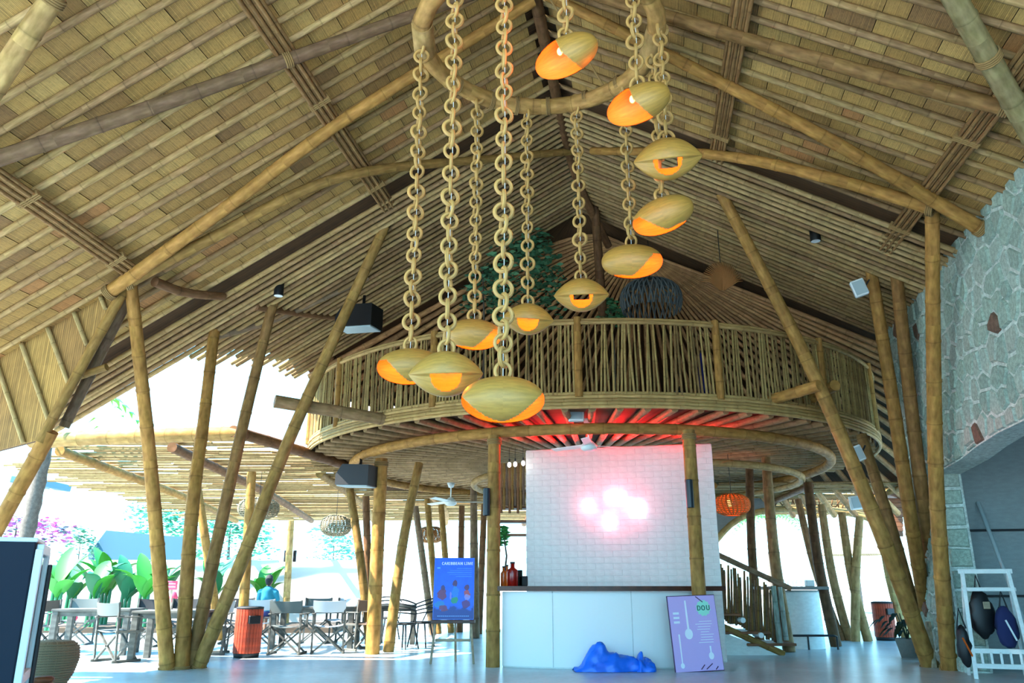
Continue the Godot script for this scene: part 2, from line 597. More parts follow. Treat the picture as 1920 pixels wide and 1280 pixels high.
func roofs() -> void:
	for side: float in [-1.0, 1.0]:
		var nm := "left" if side < 0 else "right"
		var top := group_node("ceiling_" + nm, "sloping ceiling of split bamboo mats on round bamboo rafters, %s slope" % nm)
		# the boards above everything, in three lengths where the eave steps
		for seg in ([[-3.0, 11.45], [11.45, 13.5], [13.5, 14.45]] if side < 0 else [[-3.0, 14.2], [14.2, 14.45]]):
			var m := MB.new()
			var e0: float = left_eave(seg[0] + 0.01) if side < 0 else right_eave(seg[0] + 0.01)
			var e1: float = left_eave(seg[1] - 0.01) if side < 0 else right_eave(seg[1] - 0.01)
			var q := [roof(0, seg[0], side, -0.02), roof(e0, seg[0], side, -0.02), roof(e1, seg[1], side, -0.02), roof(0, seg[1], side, -0.02)]
			var up := (SX * side * K + Vector3.UP).normalized() * 0.12
			m.poly(q, -up)
			m.poly([q[0] + up, q[1] + up, q[2] + up, q[3] + up], up)
			for k in 4: m.poly([q[k], q[(k + 1) % 4], q[(k + 1) % 4] + up, q[k] + up], (q[k] + q[(k + 1) % 4]) / 2 - (q[0] + q[2]) / 2)
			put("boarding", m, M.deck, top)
		# rafters
		var ds := []
		var d := 3.9
		while d < 10.4:
			ds.append(d); d += 0.3
		var mats_upto := ds.size() - 1
		while d < 14.4:
			ds.append(d); d += 0.15
		var tones := [Color(0.5, 0.33, 0.145), Color(0.42, 0.27, 0.12), Color(0.55, 0.38, 0.175), Color(0.38, 0.235, 0.115)]
		var meshes := []
		for k in 8:
			meshes.append(culm([Vector3.ZERO, Vector3(0, 1, 0) * 8.5 * sqrt(1 + K * K)], 0.043, 0.036, tones[k % 4], 8, 0.42, 60 + k).mesh())
			meshes.append(culm([Vector3.ZERO, Vector3(0, 1, 0) * 6.2 * sqrt(1 + K * K)], 0.040, 0.034, tones[k % 4].darkened(0.12), 8, 0.42, 90 + k).mesh())
		for i in ds.size():
			var e: float = left_eave(ds[i]) if side < 0 else right_eave(ds[i])
			var low := 0.045 if ds[i] < 10.4 else 0.13   # the far canes hang clear of the boarding
			var a := roof(0.06, ds[i], side, low)
			var b := roof(e + rng.randf_range(0.0, 0.25) * (1.0 if side < 0 else 0.0), ds[i] + rng.randf_range(-0.03, 0.03), side, low)
			if rng.randf() < 0.5:
				var c := a
				a = b
				b = c
			var y := (b - a)
			var long := e > 7
			var full := (8.5 if long else 6.2) * sqrt(1 + K * K)
			var yn := y.normalized()
			var xn := yn.cross(Vector3.UP).normalized()
			put("rafter", meshes[(rng.randi() % 8) * 2 + (0 if long else 1)], M.bamboo, top, Transform3D(Basis(xn, yn * (y.length() / full), xn.cross(yn)), a))
		# mats between the rafters: the 300 that show largest singly, the rest joined
		var panels := []
		for i in mats_upto:
			var e: float = left_eave(ds[i]) if side < 0 else right_eave(ds[i])
			var s := 0.1 + rng.randf() * 0.2
			while s < e:
				var l := rng.randf_range(0.2, 0.46)
				panels.append([i, s, minf(l, e - s), rng.randf()])
				s += l + 0.006
		panels.sort_custom(func(p, q): return score(p, ds, side) > score(q, ds, side))
		var unit := MB.new()
		unit.hull_box(Transform3D(Basis(), Vector3(0, 0.006, 0)), Vector3(1, 0.012, 1))
		for k in unit.t.size(): unit.t[k] = Vector2(unit.t[k].y, unit.t[k].x)   # the strips lie across the rafters
		var um := unit.mesh()
		var rest := []
		for k in 6: rest.append(MB.new())
		for k in panels.size():
			var p: Array = panels[k]
			var w: float = ds[p[0] + 1] - ds[p[0]]
			var c := roof(p[1] + p[2] / 2, ds[p[0]] + w / 2, side, 0.014 + 0.012 * fmod(p[3] * 37.0, 1.0))
			var along := (SX * side + Vector3.DOWN * K).normalized()
			var nrm := (SX * side * K + Vector3.UP).normalized()
			var h := fmod(p[3] * 91.7, 1.0)
			var tone := 0 if h < 0.36 else 1 if h < 0.66 else 2 if h < 0.84 else 3 if h < 0.93 else 4 if h < 0.97 else 5
			var x := Transform3D(Basis(along * p[2] * sqrt(1 + K * K), nrm, AX * (w - 0.01)), c)
			if k < 300:
				put("mat_panel", um, M["mat%d" % tone], top, x)
			else:
				rest[tone].add(unit, x)
		for k in 6:
			if rest[k].v.size():
				var o := put("mat_panels", rest[k], M["mat%d" % k], top)
				o.set_meta("kind", "stuff")
	rear_fan()
	side_flap()

func score(p: Array, ds: Array, side: float) -> float:
	# how large a mat shows: nearer is larger, outside the frame is nothing
	var c := roof(p[1] + p[2] / 2, ds[p[0]] + 0.15, side)
	var q := c - Vector3(0, EYE, 0)
	var yc := q.y * cos(PITCH) + q.z * sin(PITCH)
	var zc := q.y * sin(PITCH) - q.z * cos(PITCH)
	if absf(q.x / zc) > 0.68 or absf(yc / zc) > 0.46: return 0.0
	return p[2] / (zc * zc)

func rear_fan() -> void:
	# the hipped end behind the mezzanine: canes that fan out from a point just past the end of the ridge
	var top := group_node("ceiling_rear", "rear hip of the roof, thin bamboo canes fanning out")
	var d0 := 14.4
	var cone := func(s: float, d: float, up: float) -> Vector3:
		return at(s, d, HR + up - K * sqrt(s * s + pow(maxf(0.0, d - d0), 2)))
	var n := 60
	var m := MB.new()
	for i in n:
		var f0 := PI * i / n
		var f1 := PI * (i + 1) / n
		var r := lerpf(5.6, 9.0, smoothstep(0.0, 0.9, f0))
		var rb := lerpf(5.6, 9.0, smoothstep(0.0, 0.9, f1))
		var a0: Vector3 = cone.call(-cos(f0) * r, d0 + sin(f0) * r, 0.04)
		var a1: Vector3 = cone.call(-cos(f1) * rb, d0 + sin(f1) * rb, 0.04)
		var c: Vector3 = cone.call(0.0, d0, 0.04)
		var lift := Vector3.UP * 0.1
		m.poly([c, a0, a1], Vector3.DOWN)
		m.poly([c + lift, a0 + lift, a1 + lift], Vector3.UP)
		m.poly([a0, a1, a1 + lift, a0 + lift], a0 - c)
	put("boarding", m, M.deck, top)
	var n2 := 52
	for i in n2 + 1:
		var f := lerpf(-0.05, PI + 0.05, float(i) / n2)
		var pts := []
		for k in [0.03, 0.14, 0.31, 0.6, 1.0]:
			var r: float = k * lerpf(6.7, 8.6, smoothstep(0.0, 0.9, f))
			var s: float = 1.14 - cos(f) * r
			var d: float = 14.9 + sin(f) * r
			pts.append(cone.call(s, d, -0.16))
		put("rafter", culm(pts, 0.03, 0.08, [Color(0.6, 0.33, 0.15), Color(0.5, 0.28, 0.13), Color(0.68, 0.4, 0.18)][i % 3], 7, 0.5, 200 + i), M.bamboo, top)  # redder cane tones stand in for warm lamplight above the mezzanine

func side_flap() -> void:
	# the steep boarded flap that hangs from the left slope beside the cluster of poles
	var o := thing("roof_flap", "steep hanging flap of plaited bamboo mats below the left roof slope", "roof panel")
	var d := 9.15
	var c := [on_d(232, 512, d), on_d(78, 822, d), on_d(-240, 905, d), on_d(-240, 695, d)]
	var nrm: Vector3 = (c[1] - c[0]).cross(c[2] - c[0]).normalized()
	if nrm.z < 0: nrm = -nrm
	var x := Transform3D(Basis(SX, Vector3.UP, SX.cross(Vector3.UP)), Vector3.ZERO)
	var inv := x.affine_inverse()
	var pg := PackedVector2Array()
	var zz := 0.0
	for p in c:
		var l: Vector3 = inv * p
		pg.append(Vector2(l.x, l.y)); zz = l.z
	x.origin = x.basis * Vector3(0, 0, zz)
	var back := MB.new()
	back.prism(pg, x * Transform3D(Basis(), Vector3(0, 0, -0.08)), 0.05)
	put("boarding", back, M.deck, o)
	# slanting battens with mats between them
	var lean := Vector2(0.5, -0.87).normalized()
	var across := Vector2(-lean.y, lean.x)
	var k := -9.0
	var g := RandomNumberGenerator.new()
	g.seed = 5
	while k < 9.0:
		var mid := pg[0] + across * (k * 0.42)
		var cell := PackedVector2Array([mid + lean * -9.0, mid + lean * 9.0, mid + lean * 9.0 + across * 0.41, mid + lean * -9.0 + across * 0.41])
		for piece in Geometry2D.intersect_polygons(pg, cell):
			var b := MB.new()
			b.prism(piece, x * Transform3D(Basis(), Vector3(0, 0, -0.03)), 0.012)
			put("mat_panel", b, M["mat%d" % [1, 0, 3, 1][g.randi() % 4]], o)
		var line := Geometry2D.intersect_polyline_with_polygon(PackedVector2Array([mid + lean * -9.0, mid + lean * 9.0]), pg)
		for l in line:
			if l[0].distance_to(l[-1]) < 0.2: continue
			put("batten", culm([x * Vector3(l[0].x, l[0].y, 0.01), x * Vector3(l[-1].x, l[-1].y, 0.01)], 0.035, 0.03, Color(0.5, 0.37, 0.17), 8, 0.4, int(k) + 50), M.bamboo, o)
		k += 1.0

func roof_frame() -> void:
	# ridge, purlins of bundled canes, the diagonal struts below the slopes
	pole("long ridge pole under the peak of the roof, running to the mezzanine", [at(0, 3.0, HR - 0.16), at(0, 9, HR - 0.16), at(0.05, 12.6, HR - 0.2), at(0.5, 14.7, HR - 0.75)], 0.085, 0.075, BROWN, 11, "", "ridge_beam")
	var purl := [[-1.0, 2.62, 2.72, 3.6, 10.7, "left slope, close below the ridge"], [-1.0, 5.35, 5.62, 3.6, 9.0, "left slope, ending at the four splayed poles"], [1.0, 2.42, 2.32, 3.6, 10.5, "right slope, close below the ridge"], [1.0, 4.78, 4.6, 3.6, 11.2, "right slope, above the stone wall"]]
	for q in purl:
		var a := roof(q[1], q[3], q[0], 0.13)
		var b := roof(q[2], q[4], q[0], 0.13)
		var o := thing("purlin", "purlin of bundled split canes on the " + q[5], "beam", a)
		var across: Vector3 = ((SX * q[0]) + Vector3.DOWN * K).normalized()
		for j in 6:
			var off := across * (j - 2.5) * 0.036 + Vector3.DOWN * 0.02 * (j % 2)
			put("cane", culm([off, off + b - a], 0.026, 0.022, [Color(0.3, 0.17, 0.07), Color(0.38, 0.22, 0.09), Color(0.34, 0.19, 0.08)][j % 3], 7, 0.5, 300 + j), M.bamboo, o)
		for j in 3:
			var p := (b - a) * (0.3 + 0.3 * j)
			var m := MB.new()
			var y := (b - a).normalized()
			for w in 3:
				m.hull_box(Transform3D(Basis(across, y, across.cross(y)), p + y * (w * 0.03)), Vector3(0.28, 0.022, 0.085), 0.008)
			put("lashing", m, M.rope, o)
	var under := 0.2
	pole("yellow diagonal strut rising from the left poles to the ridge", [on_roof(205, 548, -1, under), on_roof(420, 392, -1, under), on_roof(640, 228, -1, under), on_roof(1000, 2, -1, under)], 0.09, 0.07, GOLD, 21, "", "roof_strut", [0.0])
	pole("olive arched strut curving from the left poles to the far ridge", [on_roof(240, 530, -1, under), on_roof(400, 445, -1, under), on_roof(640, 332, -1, under), on_roof(930, 297, -1, under), on_roof(1085, 283, -1, under)], 0.08, 0.06, OLIVE, 22, "", "roof_strut", [0.0])
	pole("dark greyed strut crossing the left slope above the yellow one", [on_roof(-90, 326, -1, under), on_roof(300, 196, -1, under), on_roof(540, 112, -1, under), on_roof(985, -45, -1, under)], 0.085, 0.065, BROWN.lerp(GREYED, 0.5), 23, "", "roof_strut", [0.67])
	pole("straight yellow strut from the post by the stone wall to the ridge", [on_roof(1838, 428, 1, under), on_roof(1560, 265, 1, under), on_roof(1280, 118, 1, under), on_roof(1020, -12, 1, under)], 0.085, 0.065, GOLD.darkened(0.1), 24, "", "roof_strut", [0.0])
	pole("arched yellow strut from the post by the stone wall to the far ridge", [on_roof(1745, 390, 1, under), on_roof(1560, 335, 1, under), on_roof(1340, 290, 1, under), on_roof(1110, 283, 1, under)], 0.085, 0.06, GOLD, 25, "", "roof_strut", [0.0])
	pole("dark mottled strut crossing high on the right slope", [on_roof(1960, 218, 1, under), on_roof(1885, 202, 1, under), on_roof(1592, 128, 1, under), on_roof(1060, -25, 1, under)], 0.08, 0.065, BROWN.lerp(OLIVE, 0.4), 26, "", "roof_strut", [0.33])
	pole("thick pale slanting pole high in the roof, far left corner", [on_roof(160, -95, -1, 0.15), on_z(-40, 205, 6.2)], 0.09, 0.1, STRAW, 27, "", "bamboo_pole", [0.3])
	pole("thick greenish slanting pole high in the roof, far right corner", [on_roof(1740, -90, 1, 0.15), on_z(1990, 350, 7.3)], 0.095, 0.105, OLIVE.lerp(Color(0.36, 0.38, 0.22), 0.5), 28, "", "bamboo_pole", [0.4])
	# beams along the left eave and the flap's edge
	pole("double slanting edge pole of the hanging flap, golden", [on_d(240, 530, 9.1), on_d(75, 828, 9.1)], 0.07, 0.065, OLIVE, 29, "", "bamboo_pole")
	pole("second slanting pole behind the edge of the hanging flap, greyish", [on_d(252, 535, 9.5), on_d(120, 800, 9.5)], 0.075, 0.07, GREYED, 30, "", "bamboo_pole")
	pole("slanting leg below the hanging flap, reaching the ground outside", [on_d(95, 808, 9.15), on_y(-161, 1272, 0.0)], 0.1, 0.1, GOLD.darkened(0.15), 31, "", "bamboo_pole")
	pole("green-edged rail across the foot of the hanging flap", [on_d(200, 688, 9.3), on_d(-200, 822, 9.3)], 0.05, 0.05, OLIVE.darkened(0.2), 32, "", "roof_strut")
	pole("lower rail along the bottom edge of the hanging flap", [on_d(95, 812, 9.25), on_d(-240, 908, 9.25)], 0.045, 0.045, OLIVE, 33, "", "roof_strut")
	pole("dark beam along the fold above the hanging flap", [on_d(236, 512, 8.98), on_d(100, 572, 8.98), on_d(-120, 648, 8.98)], 0.08, 0.07, OLIVE.lerp(BROWN, 0.5), 38, "", "roof_strut")
	# short struts on the left slope beyond the poles
	pole("dark curved strut at the head of the second splayed pole", [on_roof(290, 528, -1, 0.15), on_roof(345, 548, -1, 0.17), on_roof(420, 556, -1, 0.15)], 0.07, 0.06, BROWN, 34, "", "roof_strut")
	pole("long grey purlin low on the left slope above the bright opening", [on_roof(395, 632, -1, 0.12), on_roof(520, 596, -1, 0.12), on_roof(690, 520, -1, 0.12)], 0.07, 0.05, GREYED, 35, "", "roof_strut")
	pole("pair of dark brown struts above the black loudspeaker, upper one", [on_roof(480, 575, -1, 0.14), on_roof(600, 592, -1, 0.14), on_roof(720, 600, -1, 0.14)], 0.06, 0.05, BROWN, 36, "", "roof_strut")
	pole("dark king post standing on the mezzanine below the ridge", [on_z(1132, 620, 14.6), on_z(1113, 352, 13.6)], 0.09, 0.08, BROWN.darkened(0.3), 37)

# ------------------------------------------------------------------ the stone wall on the right
func clip_cell(pts: Array, i: int, dom: Rect2) -> PackedVector2Array:
	var p: Vector2 = pts[i]
	var poly := PackedVector2Array([p + Vector2(-0.6, -0.6), p + Vector2(0.6, -0.6), p + Vector2(0.6, 0.6), p + Vector2(-0.6, 0.6)])
	for j in pts.size():
		if j == i: continue
		var q: Vector2 = pts[j]
		if p.distance_squared_to(q) > 1.0: continue
		var mid := (p + q) / 2
		var nn := (q - p).normalized()
		var out := PackedVector2Array()
		for k in poly.size():
			var a := poly[k]
			var b := poly[(k + 1) % poly.size()]
			var da := (a - mid).dot(nn)
			var db := (b - mid).dot(nn)
			if da <= 0: out.append(a)
			if (da < 0) != (db < 0) and absf(da - db) > 1e-9: out.append(a.lerp(b, da / (da - db)))
		poly = out
		if poly.size() < 3: return poly
	return poly

func stone_slab(pg: PackedVector2Array, x: Transform3D, proud: float, tilt: Vector2) -> MB:
	# one stone: the outline at the wall, a smaller face standing proud of it, bevel between
	var m := MB.new()
	var c := Vector2.ZERO
	for p in pg: c += p
	c /= pg.size()
	var face := []
	for p in pg:
		var q := c + (p - c) * 0.86
		face.append(x * Vector3(q.x, q.y, proud + tilt.dot(q - c)))
	var k := pg.size()
	m.poly(face, x.basis.z)
	for i in k:
		var a := x * Vector3(pg[i].x, pg[i].y, -0.005)
		var b := x * Vector3(pg[(i + 1) % k].x, pg[(i + 1) % k].y, -0.005)
		m.poly([a, b, face[(i + 1) % k], face[i]], (a + b) / 2 - x * Vector3(c.x, c.y, 0) + x.basis.z * 0.1)
	return m

func stone_wall() -> void:
	var o := group_node("wall_right", "rubble stone wall with pale mortar joints and an arched opening")
	# wall coordinates: x = d along the building, y = height; the wall's face looks to the left
	var x := Transform3D(Basis(AX, Vector3.UP, -SX), SX * (ACROSS + S0))
	var j := x.affine_inverse() * on_s(1788, 872, ACROSS)
	var jd := 12.72
	var arch := PackedVector2Array([Vector2(jd, -0.1), Vector2(jd, j.y - 0.02)])
	for uv in [[1800, 862], [1830, 838], [1870, 812], [1920, 788]]:
		var l := x.affine_inverse() * on_s(uv[0], uv[1], ACROSS)
		arch.append(Vector2(l.x, l.y))
	var e := arch[-1]
	arch.append(Vector2(e.x - 1.0, e.y + 0.3)); arch.append(Vector2(e.x - 2.2, e.y + 0.3)); arch.append(Vector2(e.x - 4.0, e.y - 0.6)); arch.append(Vector2(e.x - 4.6, -0.1))
	var body := PackedVector2Array([Vector2(1.0, 0), Vector2(14.35, 0), Vector2(14.35, HR - K * ACROSS + 0.02), Vector2(1.0, HR - K * ACROSS + 0.02)])
	for piece in Geometry2D.clip_polygons(body, arch):
		var m := MB.new()
		m.prism(piece, x * Transform3D(Basis(), Vector3(0, 0, -0.36)), 0.36)
		put("mortar_bed", m, M.mortar, o)
		# stones
		var g := RandomNumberGenerator.new()
		g.seed = 77
		var pts := []
		var gy := 0.05
		while gy < 5.7:
			var gx := 8.0 + (0.14 if int(gy / 0.27) % 2 else 0.0)
			while gx < 14.6:
				pts.append(Vector2(gx + g.randf_range(-0.1, 0.1), gy + g.randf_range(-0.1, 0.1)))
				gx += 0.28
			gy += 0.27
		var n := 0
		for i in pts.size():
			var cell := clip_cell(pts, i, Rect2())
			if cell.size() < 3: continue
			for c in Geometry2D.intersect_polygons(cell, piece):
				for q in Geometry2D.offset_polygon(c, -0.017, Geometry2D.JOIN_ROUND if false else Geometry2D.JOIN_MITER):
					if n >= 300 or polygon_area(q) < 0.004 or not convexish(q): continue
					var odd := g.randf()
					put("stone", stone_slab(q, x, g.randf_range(0.016, 0.04), Vector2(g.randf_range(-0.05, 0.05), g.randf_range(-0.05, 0.05))), M["stone%d" % (4 if odd > 0.985 else g.randi() % 4)], o)
					n += 1
	# squared stones up the jamb of the arch
	var y := 0.03
	var g2 := RandomNumberGenerator.new()
	g2.seed = 9
	while y < j.y - 0.1:
		var h := g2.randf_range(0.17, 0.3)
		var xx := Transform3D(Basis(SX, Vector3.UP, -AX), at(ACROSS, jd, 0))
		var q := PackedVector2Array([Vector2(0.03, y), Vector2(0.33, y + g2.randf_range(-0.02, 0.02)), Vector2(0.33, minf(y + h, j.y)), Vector2(0.03, minf(y + h + g2.randf_range(-0.02, 0.02), j.y))])
		put("jamb_stone", stone_slab(q, xx, 0.03, Vector2(g2.randf_range(-0.04, 0.04), 0)), M["stone%d" % (g2.randi() % 4)], o)
		y += h + 0.035
	# the alcove behind the arch: grey plastered walls and ceiling
	var al := MB.new()
	al.hull_box(Transform3D(Basis(SX, Vector3.UP, SX.cross(Vector3.UP)), at(ACROSS + 3.2, 8.0, 2.0)), Vector3(0.2, 4.0, 12.0))
	var bx := Basis(SX, Vector3.UP, SX.cross(Vector3.UP))
	struct("wall_alcove", al, M.plaster, "grey plastered back wall of the arched alcove")
	var side := MB.new()
	side.hull_box(Transform3D(bx, at(ACROSS + 1.75, 13.6, 2.0)), Vector3(2.7, 4.0, 0.2))
	struct("wall_alcove_end", side, M.plaster, "grey plastered end wall of the arched alcove")
	var ce := MB.new()
	ce.hull_box(Transform3D(bx, at(ACROSS + 1.8, 8.0, 4.1)), Vector3(3.0, 0.2, 12.0))
	struct("ceiling_alcove", ce, M.plaster, "plastered ceiling of the arched alcove")
	# thin ledges on the alcove's end wall
	for k in 2:
		var r := MB.new()
		r.hull_box(Transform3D(bx, at(ACROSS + 1.75, 13.47, 1.0 + 0.95 * k)), Vector3(2.6, 0.03, 0.06), 0.005)
		whole("wall_rail", r, M.charcoal, ["thin dark rail low on the grey alcove wall", "thin dark rail at mid height on the grey alcove wall"][k], "rail")

func polygon_area(p: PackedVector2Array) -> float:
	var a := 0.0
	for i in p.size():
		a += p[i].cross(p[(i + 1) % p.size()])
	return absf(a) / 2
func convexish(p: PackedVector2Array) -> bool:
	return polygon_area(p) > 0.9 * polygon_area(Geometry2D.convex_hull(p))

# ------------------------------------------------------------------ the mezzanine
func ring_at(r: float, deg: float, h: float) -> Vector3:
	return MC + Vector3(sin(deg_to_rad(deg)) * r, h, cos(deg_to_rad(deg)) * r)
func arc(r: float, d0: float, d1: float, h: float, step := 4.0) -> Array:
	var p := []
	var n := int(ceil((d1 - d0) / step))
	for i in n + 1: p.append(ring_at(r, lerpf(d0, d1, float(i) / n), h))
	return p

func mezzanine() -> void:
	var o := thing("mezzanine_floor", "round mezzanine deck edged with layered split bamboo over the bar", "mezzanine", MC)
	var m := MB.new()
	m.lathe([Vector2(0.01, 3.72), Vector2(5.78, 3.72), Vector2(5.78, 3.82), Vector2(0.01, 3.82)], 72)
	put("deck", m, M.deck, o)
	for k in 5:
		var pts := []
		for p in arc(5.84 + 0.012 * (k % 2), -118, 78, 3.66 + 0.05 * k, 5.0): pts.append(p - MC)
		put("edge_strip", culm(pts, 0.029, 0.029, [STRAW, Color(0.46, 0.31, 0.12), Color(0.4, 0.26, 0.1)][k % 3], 7, 0.7, 400 + k), M.bamboo, o)
	var js := []
	for k in 4: js.append(culm([Vector3(0, 0, 0), Vector3(0, 5.2, 0)], 0.052, 0.06, [Color(0.42, 0.28, 0.14), Color(0.36, 0.24, 0.12)][k % 2], 8, 0.45, 420 + k).mesh())
	for k in 88:
		var f := 360.0 / 88 * k
		var a := ring_at(0.55, f, 3.66) - MC
		var y := (ring_at(5.75, f, 3.66) - MC - a).normalized()
		put("joist", js[k % 4], M.bamboo, o, Transform3D(Basis(y.cross(Vector3.UP), y, y.cross(Vector3.UP).cross(y)), a))
	pole("curved ring beam carrying the mezzanine joists", arc(4.95, -180, 178, 3.5, 6.0), 0.09, 0.09, GOLD.darkened(0.12), 430, "", "ring_beam")
	var inner := []
	for i in 25: inner.append(Vector3(2.7, 3.28, -17.9) + Vector3(sin(deg_to_rad(-150 + i * 12.5)) * 3.55, 0, cos(deg_to_rad(-150 + i * 12.5)) * 3.55))
	pole("lower curved beam with open ends behind the white screen wall", inner, 0.07, 0.07, STRAW.darkened(0.2), 431, "", "ring_beam")
	# railing: posts, double top rail, uneven canes
	var r := thing("mezzanine_railing", "curved mezzanine railing of uneven upright bamboo canes", "railing", MC)
	for k in 2:
		var pts := []
		for p in arc(5.83 + 0.03 * k, -112, 76, 5.0 - 0.045 * k, 4.0): pts.append(p - MC)
		put("top_rail", culm(pts, 0.034, 0.034, STRAW if k == 0 else STRAW.darkened(0.15), 8, 0.8, 440 + k), M.bamboo, r)
	for f in [-92, -73, -53, -29, -6, 15, 36, 57, 74]:
		var a := ring_at(5.86, f, 3.8) - MC
		put("post", culm([a, a + Vector3(0, 1.24, 0)], 0.062, 0.058, GOLD.darkened(0.2), 10, 0.45, 450 + int(f)), M.bamboo, r)
	var cs := []
	for k in 10: cs.append(culm([Vector3.ZERO, Vector3(0, 1.12, 0)], 0.017 + 0.0015 * (k % 4), 0.015 + 0.002 * (k % 3), [Color(0.42, 0.29, 0.11), Color(0.33, 0.22, 0.085), Color(0.47, 0.33, 0.13), Color(0.27, 0.17, 0.07)][k % 4], 6, 0.3, 470 + k).mesh())
	var g := RandomNumberGenerator.new()
	g.seed = 31
	var n := 0
	var f := -106.0
	while f < 74.0 and n < 300:
		f += 0.58 + (0.25 if g.randf() < 0.12 else 0.0) + g.randf_range(-0.05, 0.1)
		var a := ring_at(5.84 + g.randf_range(-0.015, 0.015), f, 3.84) - MC
		var x := Transform3D(Basis(Vector3.UP, deg_to_rad(f)) * Basis(Vector3.BACK, g.randf_range(-0.05, 0.05)), a)
		put("cane", cs[g.randi() % 10], M.bamboo, r, x)
		n += 1
	# long poles resting on the deck edge
	pole("thick horizontal pole jutting out of the mezzanine to the left", [on_z(515, 752, 12.0), on_z(745, 790, 12.9), on_z(830, 805, 13.6)], 0.1, 0.09, GREYED.lerp(GOLD, 0.35), 501, "", "support_beam")
	pole("short pole jutting out of the mezzanine to the right, nearer one", [on_z(1536, 722, 11.35), on_z(1380, 770, 12.6)], 0.085, 0.085, GOLD, 502, "", "support_beam")
	pole("short pole jutting out of the mezzanine to the right, by the long diagonal post", [on_z(1566, 722, 11.7), on_z(1470, 775, 13.4)], 0.085, 0.085, GOLD.darkened(0.2), 503, "", "support_beam")
	# upright poles from the deck to the roof
	pole("thin reddish pole from the mezzanine rail to the roof, left end", [on_z(628, 700, 15.6), on_z(612, 580, 15.2)], 0.065, 0.06, Color(0.33, 0.18, 0.09), 504)
	pole("thin reddish pole behind the black loudspeaker on the mezzanine", [on_z(662, 700, 16.2), on_z(660, 600, 16.0)], 0.065, 0.06, Color(0.36, 0.2, 0.1), 505)
	pole("dark pole below the hanging loudspeaker's right end, on the mezzanine", [on_z(702, 690, 16.4), on_z(700, 600, 16.4)], 0.06, 0.06, BROWN, 506)

# ------------------------------------------------------------------ the bar below
func bar_at(r: float, deg: float, h: float) -> Vector3:
	return Vector3(1.45, h, -15.66) + Vector3(sin(deg_to_rad(deg)) * r, 0, cos(deg_to_rad(deg)) * r)
func arc_block(r0: float, r1: float, d0: float, d1: float, h0: float, h1: float, n: int) -> MB:
	var m := MB.new()
	for i in n:
		var a := lerpf(d0, d1, float(i) / n)
		var b := lerpf(d0, d1, float(i + 1) / n)
		var out := bar_at(1, (a + b) / 2, 0) - bar_at(0, 0, 0)
		m.poly([bar_at(r1, a, h0), bar_at(r1, b, h0), bar_at(r1, b, h1), bar_at(r1, a, h1)], out)
		m.poly([bar_at(r0, a, h0), bar_at(r0, b, h0), bar_at(r0, b, h1), bar_at(r0, a, h1)], -out)
		m.poly([bar_at(r0, a, h1), bar_at(r0, b, h1), bar_at(r1, b, h1), bar_at(r1, a, h1)], Vector3.UP)
		m.poly([bar_at(r0, a, h0), bar_at(r0, b, h0), bar_at(r1, b, h0), bar_at(r1, a, h0)], Vector3.DOWN)
	for e in [d0, d1]:
		m.poly([bar_at(r0, e, h0), bar_at(r1, e, h0), bar_at(r1, e, h1), bar_at(r0, e, h1)], bar_at(1, e + (1 if e == d1 else -1), 0) - bar_at(1, e, 0))
	return m

